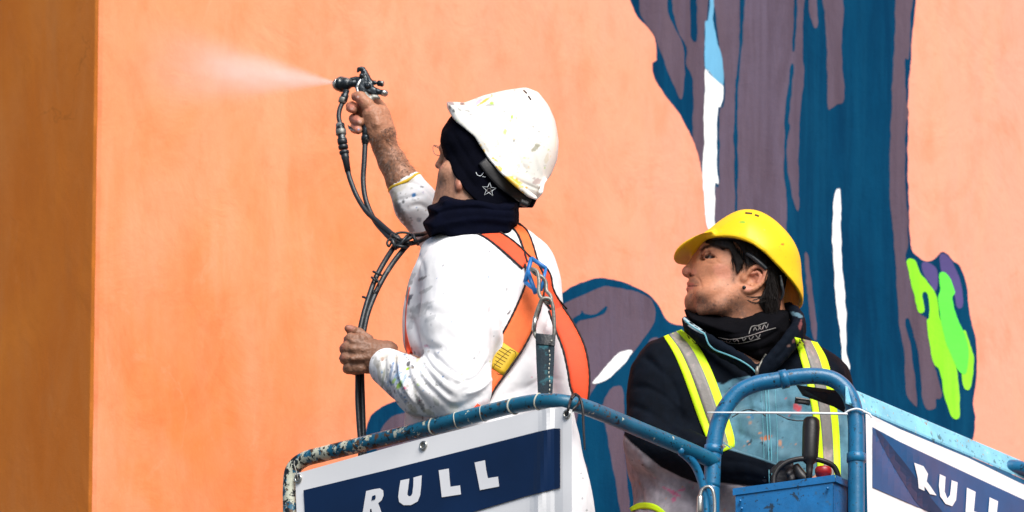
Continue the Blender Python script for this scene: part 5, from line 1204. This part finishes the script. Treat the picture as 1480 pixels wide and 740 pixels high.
F.chain([(989.8, 413.4, HD), (996.5, 413.9, HD-12), (1009, 412.0, HD-22)], [1.0, 1.1, 1.0], 1.6, op='-')
F.cone((989, 424.5, HD), (1000, 425, HD-12), 3.0, 3.0, 5, op='-')
F.ell((999.5, 437, HD), (8.5, 15, 11), 0, 8)                               # chin
F.chain([(1010,361,HD-8), (1020,355,HD-24), (1034,354,HD-38), (1044,360,HD-43)], [4.5, 5.8, 5.8, 4], 8)    # brow ridge
F.ell((1020, 369, HD-30), (10.5, 11.5, 8.8), 15, 6, op='-')                # eye socket
F.ell((1047, 386, HD-40), (17, 11, 10), 25, 12)                        # cheek bone
F.ell((1031, 425, HD-40), (24, 14, 15), 0, 14)                         # cheek and jaw
F.chain([(1070,425,HD-46), (1040,442,HD-42), (1015,448,HD-30)], [9, 9, 8], 12)
EC = (1025.5, 370.5, HD-27.5)
F.ell(EC, (8.6, 8.6, 8.6), 0, 1.5)
EYE_POLY = [(1018,372.2),(1021,369.8),(1026,368.4),(1031,369.6),(1034.5,372.6),(1030,373.6),(1024,374.0)]
# opening between the lids
F2 = F.F.copy(); d_, t_ = F.prism(EYE_POLY, HD-35, VIEW)
op_ = np.maximum(d_, np.abs(t_-0)-14); F.F = smax(F.F, -op_.astype(np.float32), 0.8).astype(np.float32)
F.chain([(1016.5,372.3,HD-33.8), (1021,367.8,HD-36.4), (1026,366.0,HD-37), (1031,367.4,HD-36.5), (1036,372.4,HD-34)], [1.1, 1.5, 1.6, 1.5, 1.2], 1.4)
F.chain([(1018,373.6,HD-34), (1024,376,HD-36), (1030,375.6,HD-36.2), (1035,373.4,HD-34.6)], [0.9, 1.2, 1.2, 1], 1.6)
F.chain([(1015,367,HD-32), (1021,361.6,HD-37), (1029,361,HD-40), (1038,367,HD-40)], [1.6, 2.6, 2.8, 2], 4)
# ear
ED = HD-53
F.ell((1090, 404, ED+3), (14, 6, 15), 30, 6)
F.chain([(1079,402,ED-2), (1083,392,ED-5), (1092,385.5,ED-7), (1101,386,ED-7), (1106,393,ED-7), (1104.5,403,ED-6), (1098,412,ED-5), (1088,418.5,ED-4), (1078,420,ED-3), (1073.5,417,ED-2)], [3.2, 3.0, 3.1, 3.2, 3.3, 3.2, 3.2, 3.8, 4.6, 3.6], 2.2, n=2)
F.chain([(1086,398,ED-4), (1094,393,ED-5), (1099,398,ED-5), (1095,407,ED-4), (1086,411,ED-3)], [2, 2.2, 2.2, 2.2, 2], 2, n=2)
F.ell((1087, 404, ED-4), (6.5, 5, 7.5), 25, 2, op='-')
F.ell((1075, 403, ED), (4.5, 5, 6), 0, 4)
F.cone((1080, 440, HD+4), (1096, 520, HD+14), 50, 56, 16)              # neck
v, q = F.mesh(1); im = g_to_img(v); n = len(v)
SK2 = np.array((0.50, 0.215, 0.118)); c = const(n, SK2)
def soft(poly, w): return np.clip(0.5-poly_sdf(poly, im[:, 0], im[:, 1])/w, 0, 1)[:, None]
beard = soft([(990,420),(1000,417),(1012,420),(1025,432),(1050,432),(1068,424),(1080,440),(1090,470),(980,470),(986,430)], 16)
must = soft([(993,404),(1002,402),(1011,408),(1012,412),(1003,409),(994,408)], 5)
pn = (0.55+0.45*vnoise(v, 1.7))[:, None]*(0.75+0.35*vnoise(v, 8))[:, None]
bk_ = np.clip(0.62*beard*pn*1.3, 0, 1); c = c*(1-bk_)+np.array((0.13, 0.10, 0.09))*bk_
c = c*(1-0.55*must)+np.array((0.13, 0.085, 0.07))*0.55*must
c = paint(im, c, [(991, 391, 8, 7, 0, (0.60, 0.23, 0.16), .7), (1003, 393, 5, 5, 0, (0.58, 0.23, 0.16), .5), (1045, 392, 16, 11, 20, (0.62, 0.25, 0.17), .6), (1096, 396, 12, 15, 20, (0.58, 0.22, 0.15), .5), (1080, 417, 7, 5, 0, (0.60, 0.24, 0.17), .6)], .1)
c = paint(im, c, [(997, 410.5, 7, 2.2, 5, (0.36, 0.10, 0.08), .95), (996, 416.5, 6.5, 2.8, -8, (0.45, 0.15, 0.12), .85)], .1)
c = paint(im, c, [(1000.5, 413.3, 9, 1.1, -3, (.08, .02, .02), .95), (1000.5, 398.2, 4.0, 1.8, -12, (.05, .015, .012), .9), (1013, 408, 1.2, 6, -15, (.30, .12, .07), .5)], .05)  # nostril shade painted into the skin, beside mouth line and cheek fold
brow = soft([(1011,361),(1018,355.5),(1027,352.5),(1036,353.5),(1044,358),(1049,364),(1040,360),(1029,357.5),(1020,359.5),(1013,364)], 3)
c = c*(1-0.9*brow)+np.array((0.02, 0.012, 0.01))*0.9*brow
lash = np.clip(1-line_dist(catmull([(1016.5,372.3),(1021,368.2),(1026,366.6),(1031,368.0),(1036,372.4)], 4), im[:, 0], im[:, 1])/1.5, 0, 1)[:, None]
c = c*(1-0.85*lash)+np.array((0.03, 0.015, 0.012))*0.85*lash
sock = soft([(1014,366),(1020,362),(1032,362),(1038,370),(1030,366),(1020,366)], 4); c = c*(1-0.5*sock)+np.array((.24, .10, .07))*.5*sock
sb = soft([(1056,385),(1066,385),(1063,398),(1062,409),(1057,406)], 4)*(0.6+0.4*vnoise(v, 1.5)[:, None]); c = c*(1-.8*sb)+np.array((.03, .02, .015))*.8*sb
for mx_, my_ in ((1052, 411.5), (1033, 418), (1068, 431)): c = paint(im, c, [(mx_, my_, .9, .9, 0, (.12, .05, .03), .8)], .1)
c *= (1+0.09*vnoise(v, 2.0)[:, None])
v = fold_skin(v, q, 0.16, 2.2)
v = folds(v, q, [([(1006,400),(1013,408),(1014,418)], 1.6, -0.7), ([(1034,376),(1040,380),(1046,380)], 1.6, -0.5), ([(1020,379),(1028,381),(1036,379)], 1.8, -0.6)], [])
addpart(body2, v, q, c)
# gloved? no: bare trunk, arms and right hand under the clothes; the hand lies dark on the lever
F = Field((900, 440, 330), (1260, 1500, 700), 6.0)
F.cone((1090, 500, 500), (1095, 700, 500), 70, 78, 20)
zt = g3((1095, 720, 500))[2]
F.cone(gz(1060, 490, zt), gz(1050, 480, FLOOR_Z+45), 42, 26, 14); F.cone(gz(1130, 520, zt), gz(1140, 520, FLOOR_Z+45), 42, 26, 14)
F.cone((952, 535, 470), (945, 650, 430), 30, 26, 10); F.cone((945, 650, 430), (1105, 690, 350), 25, 14, 10)
F.cone((1182, 560, 530), (1210, 650, 490), 20, 18, 10); F.cone((1212, 645, 480), (1150, 740, 400), 22, 16, 10)
v, q = F.mesh(2); addpart(body2, v, q, const(len(v), SK2*.9))
F = Field((1085, 655, 290), (1175, 740, 380), 1.4)
F.cone((1100, 690, 348), (1122, 690, 340), 13, 14, 6)
for k, (x, y, d) in enumerate(((1142,676,318), (1146,684,314), (1144,693,314), (1138,701,318))):
    F.chain([(1118,684+k*4,336), (x-6,y,328), (x+4,y+3,316), (x-2,y+9,308)], [7, 6.2, 5.6, 4.8], 2)
F.chain([(1116,684,332), (1130,672,326), (1142,670,318)], [7, 6, 5], 3)
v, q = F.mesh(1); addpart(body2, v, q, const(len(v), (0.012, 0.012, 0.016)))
V = np.concatenate(body2[0]); Q = np.concatenate(body2[1]); C_ = np.concatenate(body2[2])
p2 = mesh_obj('person', to_world(V), Q, M['skin'], None, colr=C_)
tag(p2, 'person in yellow helmet and navy jacket with hi-vis straps looking up to the left', 'person')
# eye
def ball(name, c, r, m, parent, n=24):
    V, F = [], []; c = PW(c)[0]
    bm = bmesh.new(); bmesh.ops.create_uvsphere(bm, u_segments=n, v_segments=n//2, radius=r*S)
    V = [tuple(Vector(c)+w_.co) for w_ in bm.verts]; bm.verts.index_update(); F = [tuple(w_.index for w_ in f.verts) for f in bm.faces]; bm.free()
    return mesh_obj(name, V, F, m, parent)
ball('eye', (EC[0]-0.2, EC[1]+0.4, EC[2]-0.4), 8.0, M['eye_white'], p2)
ball('iris', (EC[0]-2.2, EC[1]-0.4, EC[2]-4.0), 5.0, M['iris'], p2)
ball('ear_stud', (1075.5, 415.5, ED-7.5), 3.0, M['black'], p2, 16)

# hair: a cap that follows the skull, and loose locks at the nape
F = Field((985, 300, HD-75), (1165, 520, HD+75), 1.5)
F.slab(HEAD2, HD, 52, 42, k=0, ax=LAT, sm=12); F.F -= 5.0
F.ell((1106, 424, HD-20), (20, 34, 36), 15, 12)
F.cone((1108, 440, HD-22), (1112, 470, HD-30), 18, 10, 10)
d1, _ = F.prism([(1058,346),(1065,352),(1075,366),(1078,378),(1071,386),(1069,392),(1066,396),(1064,392),(1063,384),(1060,372),(1053,360),(1010,350),(1010,320),(1150,310),(1140,350),(1134,400),(1128,440),(1122,470),(1116,480),(1112,470),(1104,452),(1096,438),(1102,424),(1108,412),(1110,396),(1106,384),(1092,379),(1080,380),(1075,380)], HD-50, VIEW)
F.F = smax(F.F, np.where(F.prism([(0,0),(1,0),(0,1)], HD, LAT)[1] < 4, d1, -5), 2).astype(np.float32)
v, q = F.mesh(1); v = folds(v, q, [], [(6, 1.0), (2.5, 0.5)]); hair = mesh_obj('hair', to_world(v), q, M['hair'], p2)
R2 = random.Random(11)
def strands(name, m, parent, rows):
    g = Geo()
    for pts, r in rows: q = catmull(pts, 3); k = len(q); g.add(tube_geo(PW(q), [r*S*(1-0.75*(i/(k-1))**2) for i in range(k)], 3, cap=False))
    o = g.obj(name, m, parent); o['kind'] = 'stuff'; return o
rows = []
sk_s = Surf([hair, p2])
def on_head(x, y, lift=1.0):
    t, d = sk_s.depth(x, y)
    if t is None: return None
    return (t/ math.hypot(1, 0))
def hd(x, y, dflt=ED-8):
    t, d = sk_s.depth(x, y)
    if t is None: return dflt
    w_ = CAM+np.array(d)*(t-0.0012); return (w_[1]-Y0)/S
for k in range(520):      # loose locks behind the ear, tapering to the nape
    x0 = R2.uniform(1109, 1123); y0 = R2.uniform(384, 436); L_ = min(R2.uniform(16, 52), 452-y0+R2.uniform(-14, 6)); ph = R2.choice([0.4, 1.1, 2.0, 4.2])+R2.gauss(0, .25); am = R2.uniform(1.2, 3.2)
    D_ = min(hd(x0, y0), HD-30)-R2.uniform(0, 9); x, y = x0, y0; pts = [(x, y, D_)]; dx = R2.uniform(-.9, .5)
    for j in range(1, 6):
        x += dx*(1.6 if y > 420 else .3)+am*math.sin(ph+j*1.5); x = max(x, 1106 if y < 420 else 1100-(y-420)*.2); y += L_/5; pts.append((x, y, D_+j*1.2))
    rows.append((pts, R2.uniform(.35, .8)))
for k in range(110):      # sideburn and temple, combed back
    x0, y0 = R2.uniform(1057, 1076), R2.uniform(350, 378); a = R2.gauss(66, 10); L_ = R2.uniform(9, 22)
    if x0+L_*math.cos(math.radians(a)) < 1055+0*y0 and y0 > 372: continue
    pts = [(x0+L_*t*math.cos(math.radians(a+14*t)), y0+L_*t*math.sin(math.radians(a+14*t))) for t in (0, .33, .66, 1)]
    rows.append(([(x, y, hd(x, y)-.5) for x, y in pts], R2.uniform(.3, .6)))
for k in range(90):      # over the ear
    x0, y0 = R2.uniform(1078, 1106), R2.uniform(370, 380); L_ = R2.uniform(6, 12); a = R2.gauss(70, 14)
    pts = [(x0+L_*t*math.cos(math.radians(a+20*t)), y0+L_*t*math.sin(math.radians(a+20*t))) for t in (0, .33, .66, 1)]
    rows.append(([(x, y, ED-9) for x, y in pts], R2.uniform(.3, .55)))
M['hair'].node_tree.nodes['Principled BSDF'].inputs['Roughness'].default_value = 0.5
for base_ in ([(1108,428),(1098,429),(1088,430),(1078,428)], [(1110,434),(1100,437),(1090,438),(1080,434)], [(1112,420),(1104,428),(1094,433),(1088,434)]):
    for k in range(9): rows.append(([(x+R2.gauss(0, .8), y+R2.gauss(0, .9), ED-6) for x, y in base_], .5))
strands('loose_hair', M['hair'], hair, rows)
# eyebrow and beard stubble as short real hairs
rows = []
bs = Surf([p2])
for k in range(260):
    t = R2.random(); x = 1013+t*32; y = 361-8.2*math.sin(min(1, t*1.25)*math.pi*.62)+(t > .7)*(t-.7)*18+R2.gauss(0, 1.1)
    a = math.radians(-40+t*75+R2.gauss(0, 10)); L_ = R2.uniform(2.5, 4.5); tt, d = bs.depth(x, y)
    if tt is None: continue
    D_ = ((CAM+np.array(d)*tt)[1]-Y0)/S
    rows.append(([(x, y, D_), (x+L_*.5*math.cos(a), y+L_*.5*math.sin(a), D_-1.0), (x+L_*math.cos(a), y+L_*math.sin(a), D_-1.2)], .32))
strands('eyebrow', M['hair'], p2, rows)
rows = []
BP = np.array([(992,403),(1010,404),(1014,412),(1016,420),(1030,432),(1052,430),(1064,414),(1072,424),(1080,442),(1070,456),(1000,456),(986,440),(988,424),(996,421),(1004,420),(1006,416)])
for k in range(1500):
    x, y = R2.uniform(986, 1080), R2.uniform(402, 455)
    if poly_sdf(BP, np.array([x]), np.array([y]))[0] > R2.uniform(-6, 1.5): continue
    tt, d = bs.depth(x, y)
    if tt is None: continue
    D_ = ((CAM+np.array(d)*tt)[1]-Y0)/S; a = math.radians(R2.gauss(120, 25)); L_ = R2.uniform(.6, 1.4)
    rows.append(([(x, y, D_+.3), (x+L_*.5*math.cos(a), y+L_*.5*math.sin(a), D_-.5), (x+L_*math.cos(a), y+L_*math.sin(a), D_-.7)], .16))
strands('stubble', M['hair'], p2, rows)

# helmet: shell swept across the head, open below so that its inside shows
F = Field((962, 285, HD-105), (1180, 470, HD+105), 1.5)
E2 = [(1012,344),(1024,334),(1042,320),(1062,309),(1080,305.5),(1100,309),(1122,322),(1144,345),(1156,370),(1159,400),(1161,430),(1153,470),(1100,490),(1030,470),(1000,420),(1000,370)]
F.slab([(x, y+1) for x, y in E2], HD, 88, 78, k=0, ax=LAT, sm=12)
dome2 = F.F.copy()
# rim line in the middle plane, brim in front and the flared back
F.slab([(972,371),(978,366.5),(990,362.5),(1004,359),(1020,354),(1030,350),(1032,358),(1016,363),(1002,366.5),(990,369.5),(980,373),(973,375)], HD, 66, 3.0, k=7, ax=np.array([0, 1.0, -0.04]), sm=1)
RIM2 = [(955,398),(975,392),(988,382),(1002,370),(1020,366),(1040,371),(1062,378),(1088,389),(1106,401),(1122,414),(1138,425),(1152,433),(1170,442),(1190,440),(1190,260),(955,260)]
F.carve(RIM2, HD, ax=np.array([0, 1.0, -0.15]), k=1.5)
inner = dome2+5.5
_s, _X, _Y, _Z = F.sub(F.lo-1, F.hi+1); _e = (np.sqrt(((_X-1080)/107.0)**2+((_Y-HD)/90.0)**2)-1)*80; F.F = smax(F.F, np.where(_X < 1040, _e, -20)+0*_Z, 3).astype(np.float32)
F.F = smax(F.F, -inner, 1.5).astype(np.float32)
rimp = [(1030,368),(1060,369),(1090,373),(1104,379),(1118,392),(1130,408),(1140,421),(1154,430)]
v, q = F.mesh(2)
v = folds(v, q, [([(1040,330),(1062,318),(1085,313)], 3, 1.0), ([(1012,339),(1050,341),(1088,350),(1114,372),(1140,404)], 2.2, -0.9)], [])
im = g_to_img(v); c = const(len(v), (0.86, 0.56, 0.012))
sp = [(1073, 321, 5, 1.4, 0, (.1, .45, .05), .9), (1131, 353, 2.4, 1.6, 0, (.75, .12, .02), .9), (1069, 338, 1, 1, 0, (.4, .4, .05), .8), (1010, 362, 16, 5, -10, (.75, .48, .02), .3)]
for _ in range(60): sp.append((R2.uniform(985, 1155), R2.uniform(308, 420), .9, .9, 0, R2.choice([(.45, .3, .02), (.3, .25, .05), (.7, .5, .2)]), R2.uniform(.2, .5)))
c = paint(im, c, sp)
helm2 = mesh_obj('safety_helmet', to_world(v), q, M['helmet_yellow'], p2, colr=c)
sh2 = Surf([helm2])
for a, b in (((1077,307.6),(1087,308.6)), ((1091,310.2),(1097,312.4))):
    ribbon('vent_slot', sh2, [a, b], 2.6, M['black'], helm2, off=0.5, thick=0.6, n=3, sm=0, step=2)
# harness band inside the helmet
F = Field((1000, 325, HD-90), (1160, 450, HD+90), 2.0)
F.slab([(x, y+4) for x, y in E2], HD, 74, 66, k=0, ax=LAT, sm=12)
i2 = F.F.copy(); F.carve([(1018,350),(1030,362),(1060,366),(1090,370),(1104,380),(1114,392),(1124,402),(1126,392),(1112,372),(1090,358),(1060,352),(1030,348)], HD, ax=LAT, k=1)
F.F = smax(F.F, -(i2+4), 1).astype(np.float32); v, q = F.mesh(1); mesh_obj('headband', to_world(v), q, M['black'], helm2)
tube('ratchet_strap', [(1079,366,HD-64),(1088,372,HD-66),(1098,380,HD-66),(1108,389,HD-64)], [3, 3.6, 3.6, 3], M['rubber'], helm2, n=8)
tube('chin_strap', [(1128,398,HD-58),(1130,412,HD-54),(1132,424,HD-50),(1128,434,HD-46)], [1.6, 2.2, 2.2, 1.6], M['rubber'], helm2, n=8)
print('head2 ok')

# neck tube, jacket, collar
F = Field((970, 415, HD-90), (1165, 540, HD+90), 1.8)
F.slab([(984,437),(989,446),(1000,451),(1030,453),(1060,453),(1078,449),(1090,443),(1115,440),(1140,450),(1146,480),(1130,505),(1110,530),(1094,534),(1060,515),(1024,490),(996,468)], HD, 78, 40, k=0, sm=3)
v, q = F.mesh(1)
v = folds(v, q, [([(988,452),(1020,462),(1060,462),(1092,452)], 3, -1.8), ([(1005,470),(1040,482),(1080,480),(1120,462)], 3.4, -2.4), ([(1030,490),(1060,498),(1100,492),(1130,475)], 3, -2.2), ([(1050,506),(1085,510),(1115,500)], 3, -1.6)], [(10, .9), (4, .3)])
im = g_to_img(v); c = const(len(v), (0.0035, 0.0035, 0.005))
gait2 = mesh_obj('neck_warmer', to_world(v), q, M['navy_cloth'], p2, colr=c)
sg = Surf([gait2])
cg = lambda L: [(930+x*0.3243, 280+y*0.3243) for x, y in L]
for L_, r in (([(335,640),(380,650),(430,645),(480,632),(530,615),(590,598)], .7), ([(350,655),(400,668),(450,664),(520,645)], .6), ([(470,625),(478,600),(488,590),(510,588),(530,580),(550,575)], .8), ([(490,612),(497,596),(506,610)], .7), ([(510,608),(522,592),(512,592),(526,606)], .6), ([(530,604),(538,584),(548,600)], .7), ([(550,598),(556,580)], .6), ([(400,648),(405,660),(418,650),(424,662)], .7), ([(440,642),(446,656),(456,644)], .7), ([(470,640),(478,652),(490,636)], .6), ([(500,630),(512,642),(520,626)], .6), ([(370,655),(376,664),(388,656)], .6)):
    cord('printed_mark', sg, cg(L_), r, M['reflective'], gait2, off=0.3, n=5, sub=3, sm=0)

F = Field((885, 440, 270), (1262, 820, 660), 2.4)
TOR2 = [(985,482),(1010,474),(1060,480),(1100,500),(1140,482),(1165,480),(1188,499),(1212,516),(1226,535),(1228,600),(1222,680),(1220,900),(925,900),(915,720),(908,690),(902,655),(905,620),(910,560),(930,505),(955,488)]
F.slab(TOR2, 505, 100, 84, k=0, sm=8)
F.ell((958, 520, 485), (36, 44, 38), 0, 24)
F.cone((948, 538, 470), (942, 640, 428), 42, 38, 20)
F.cone((942, 640, 428), (1030, 668, 375), 38, 32, 16)
F.cone((1030, 668, 375), (1118, 688, 345), 30, 19, 12)
F.cone((1198, 545, 520), (1214, 650, 480), 30, 26, 16)
F.cone((1214, 650, 480), (1200, 740, 420), 26, 20, 12)
F.carve([(957,487),(940,494),(925,509),(912,530),(905,565),(900,600),(897,635),(904,675),(911,720),(912,900),(1250,900),(1240,700),(1237,600),(1237,558),(1226,531),(1210,514),(1188,500),(1165,486),(1140,470),(1080,470),(985,470)], 0, k=8)
F.cone((1080, 440, HD+2), (1092, 505, HD+8), 62, 52, 4, op='-')
v, q = F.mesh(1)
st = [([(925,512),(950,530),(975,560),(985,600)], 5, -2.6), ([(912,560),(940,560),(970,580),(990,610)], 5, -3), ([(908,585),(930,592),(960,610),(1000,640)], 5, -3.4), ([(905,610),(930,622),(965,645)], 5, -3), ([(940,505),(960,540),(965,590)], 5, 2),
      ([(930,550),(955,565),(985,590)], 3.4, 1.8), ([(1045,665),(1080,668),(1110,680)], 4, -2), ([(1045,690),(1080,688),(1105,694)], 4, -1.6),
      ([(905,650),(930,690),(960,715),(1000,725)], 6, -3), ([(925,660),(955,690),(1000,705)], 5, 2.5), ([(912,690),(925,710),(930,740)], 4, -3), ([(1000,700),(1020,725),(1060,735)], 6, -2.5),
      ([(1040,560),(1062,590),(1065,650)], 6, -2.5), ([(1075,560),(1085,600),(1080,650)], 6, -2.2), ([(1130,560),(1140,600),(1130,660)], 6, -2.2), ([(1060,620),(1090,635),(1120,630)], 5, -1.8), ([(1095,575),(1120,590),(1150,585)], 5, -1.8), ([(1064,650),(1090,600),(1085,570)], 3, 1.4),
      ([(1060,600),(1075,593),(1092,592),(1110,600)], 1.6, -1.6), ([(1122,597),(1140,604),(1165,606)], 1.6, -1.6), ([(1040,520),(1080,540),(1108,545)], 4, -1.5), ([(1130,520),(1145,530),(1165,525)], 5, -2), ([(1205,530),(1218,560),(1222,600)], 5, -2.4), ([(1110,545),(1109,600),(1110,690)], 3, 1.0)]
v = folds(v, q, st, [(24, 1.6), (9, .7), (3.4, .15)])
im = g_to_img(v)
NAVY = np.array((0.0022, 0.0042, 0.0085)); GB = np.array((0.085, 0.195, 0.26)); GR = np.array((0.33, 0.31, 0.35))
c = const(len(v), NAVY)
FORE = [(1030,640),(1150,660),(1150,720),(1030,710)]
def edge_(poly, w): return np.clip(0.5-poly_sdf(poly, im[:, 0], im[:, 1])/w, 0, 1)[:, None]
chest = edge_([(1020,540),(1034,552),(1045,556),(1058,548),(1085,543),(1110,545),(1150,546),(1175,550),(1205,556),(1226,575),(1232,700),(1150,682),(1100,664),(1062,652),(1047,648),(1035,610)], 1.5)
c = c*(1-chest)+GB*chest
low = edge_([(880,625),(900,628),(912,640),(930,655),(955,675),(985,690),(1010,699),(1045,698),(1080,702),(1125,704),(1130,900),(880,900)], 1.5)
c = c*(1-low)+GR*low
c = c*(1+0.22*vnoise(v, 14)+0.16*vnoise(v*np.array([1, 1, .5]), 5)+0.08*vnoise(v, 2.4))[:, None]
wash = np.clip(vnoise(v+30, 20)-.1, 0, 1)[:, None]*chest; c = c*(1-.6*wash)+np.array((.20, .33, .40))*.6*wash
c0_ = c.copy(); c = paint(im, c, [(1151, 598-10, 6, 5, 10, (0.55, .03, .03), .7), (1154, 594, 3, 5, 0, (.6, .03, .04), .6), (1107, 633, 8, 3.5, -20, (.6, .16, .02), .8), (1098, 625, 2.5, 1.5, 0, (.6, .2, .02), .8), (1083, 640, 5, 1.6, -30, DK, .9), (1103, 642, 4, 2, 40, DK, .9), (1113, 650, 3, 1.6, 20, DK, .8), (1085, 637, 2, 2, 0, DK, .8),
                  (1127, 640, 2.5, 4, 0, (.6, .25, .1), .7), (1082, 603, 2, 2, 0, (.5, .2, .08), .7), (1084, 611, 2, 3, 0, (.5, .22, .1), .5), (975, 713, 10, 3, 30, PINK, .55), (985, 708, 6, 2, -10, PINK, .6), (974, 722, 3, 4, 20, PINK, .5), (962, 706, 6, 1.6, 20, PINK, .4), (1118, 535, 5, 3, 20, (.12, .02, .03), .8), (1126, 541, 4, 3, 0, (.12, .02, .03), .8), (1060, 640, 4, 1.4, 0, (.1, .4, .1), .5)]+
          [(R2.uniform(1048, 1215), R2.uniform(552, 690), R2.choice([1, 1.3, 2]), 1.1, R2.uniform(0, 180), R2.choice([DK, (.5, .2, .08), BLUE, GREY, (.5, .06, .06)]), R2.uniform(.4, .8)) for _ in range(70)]+
          [(R2.uniform(905, 1060), R2.uniform(650, 738), R2.choice([1, 1.3]), 1.1, 0, R2.choice([DK, (.5, .2, .08), GREY, PINK]), R2.uniform(.3, .7)) for _ in range(40)])
nm2 = np.clip(chest+low, 0, 1); c = c0_*(1-nm2)+c*nm2
jack = mesh_obj('jacket', to_world(v), q, M['jacket'], p2, colr=c)
# standing collar
F = Field((975, 430, HD-110), (1175, 560, HD+110), 1.8)
Cc = [(990,462,HD-30), (996,472,HD-48), (1014,484,HD-66), (1040,499,HD-80), (1070,516,HD-88), (1092,533,HD-88)]
for a in (0, 6, 12): F.chain([(x+a*0.35, y+a, D+a*.5) for x, y, D in Cc], [5, 5.5, 6, 6, 6, 5.5], 5, n=2)
Cd = [(1096,536,HD-88), (1112,520,HD-88), (1130,500,HD-84), (1145,482,HD-76), (1154,468,HD-60), (1152,456,HD-30), (1140,446,HD+10), (1110,446,HD+50)]
for a in (0, 7, 14): F.chain([(x+a*0.1, y+a*.9, D+a*.4) for x, y, D in Cd], [5, 6.5, 7.5, 8, 8, 8, 8, 8], 6, n=2)
v, q = F.mesh(2); v = folds(v, q, [([(1120,520),(1135,505),(1150,480)], 3, -1.4)], [(12, .8), (4, .3)]); im = g_to_img(v)
c = const(len(v), NAVY*1.3); c = paint(im, c, [(1152, 455, 12, 3, 20, (.12, .22, .28), .8), (1157, 470, 2.5, 9, 10, (.22, .07, .07), .7), (1148, 492, 6, 2.5, -50, (.18, .08, .07), .6), (1140, 500, 3, 2, 0, (.2, .12, .1), .6)])
collar = mesh_obj('collar', to_world(v), q, M['jacket'], p2, colr=c)
sj = Surf([jack, collar, gait2])
cord('zip_edge', sj, [(990,463),(999,471),(1012,479),(1019,484),(1024,497),(1034,506),(1052,513),(1070,521),(1084,530),(1092,538)], 1.3, M['zip'], p2, off=1.0, sm=1)
ribbon('collar_lining', sj, [(988,459),(996,468),(1010,477),(1019,482)], [3, 7, 7, 4], material('pale_lining', (.35, .45, .5), .8), p2, off=1.5, n=4)
cord('zip_edge', sj, [(1107,512),(1102,520),(1098,528),(1094,538)], 1.4, M['dull_steel'], p2, off=1.4, sm=1)
tube('zip_pull', [(1095,530,HD-104),(1094,536,HD-106),(1094,542,HD-104)], [2, 3, 2], M['dull_steel'], p2, n=8)
sjj = Surf([jack])
for dx in (-2.0, 2.0): cord('front_zip', sjj, [(1108+dx,546),(1109+dx,580),(1111+dx,620),(1113+dx,660),(1114+dx,700)], 0.9, M['zip'], p2, off=0.6, sm=2)
cord('seam', sjj, [(1100,546),(1101,580),(1103,620),(1105,690)], 0.5, M['zip'], p2, off=0.2, n=5)
cord('seam', sjj, [(1120,546),(1121,580),(1123,620),(1124,690)], 0.5, M['zip'], p2, off=0.2, n=5)
cord('seam', sjj, [(1058,603),(1070,596),(1082,592),(1098,596),(1108,602)], 0.9, M['black'], p2, off=0.2, n=5)
cord('seam', sjj, [(1122,598),(1140,606),(1160,608),(1180,604)], 0.9, M['black'], p2, off=0.2, n=5)
ribbon('pocket_zip', sjj, [(1149,578),(1160,579.5),(1171,581)], [9, 9, 8], M['black'], p2, off=1.0, n=4)
cord('pocket_zip_teeth', sjj, [(1150,575),(1160,576.5),(1171,578)], 1.1, M['reflective'], p2, off=2.5, n=6)
# hi-vis braces: yellow, grey, yellow
def brace(cl_, ws, name, sd=(1, 0)):
    a = ribbon('hi_vis_strap', sj, cl_, ws, M['hivis'], p2, off=2.2, thick=1.4, n=9, step=5, side=sd, sm=6)
    s_ = Surf([a]); b = ribbon('reflective_band', s_, cl_, [w_*0.44 for w_ in ws], M['reflective'], a, off=0.9, thick=0.7, n=5, step=5, side=sd, sm=1)
brace([(972,481),(990,503),(1004,530),(1016,560),(1030,600),(1043,636),(1047,652)], [28, 36, 40, 42, 42, 38, 32], 'a', (0.93, -0.36))
brace([(1165,491),(1174,512),(1182,540),(1189,575),(1194,610),(1197,650),(1199,700)], [34, 42, 42, 40, 38, 36, 34], 'b', (0.97, 0.22))
sjw = Surf([jack])
ribbon('waist_trim', sjw, [(911,737),(925,731),(945,733),(962,744)], [6, 9, 9, 6], M['hivis'], p2, off=2, n=4)
# trousers and boots
F = Field((880, 700, 380), (1300, 1560, 660), 6.0)
F.cone((1085, 740, 505), (1088, 790, 500), 96, 96, 10); zt = g3((1088, 770, 500))[2]
F.cone(gz(1056, 480, zt), gz(1046, 478, FLOOR_Z+40), 54, 40, 16); F.cone(gz(1128, 525, zt), gz(1140, 522, FLOOR_Z+40), 54, 40, 16)
v, q = F.mesh(1); v = folds(v, q, [], [(30, 3)]); mesh_obj('trousers', to_world(v), q, M['jacket'], p2, colr=const(len(v), GR*.7))
for x, D in ((1046, 478), (1140, 522)):
    F = Field((x-90, 1250, D-90), (x+60, 1620, D+60), 5.0)
    F.cone(gz(x, D, FLOOR_Z+75), gz(x, D, FLOOR_Z+22), 30, 30, 8); F.cone(gz(x, D, FLOOR_Z+24), gz(x-30, D-52, FLOOR_Z+20), 26, 22, 10)
    v, q = F.mesh(1); mesh_obj('boot', to_world(v), q, M['rubber'], p2)
print('worker2 ok')
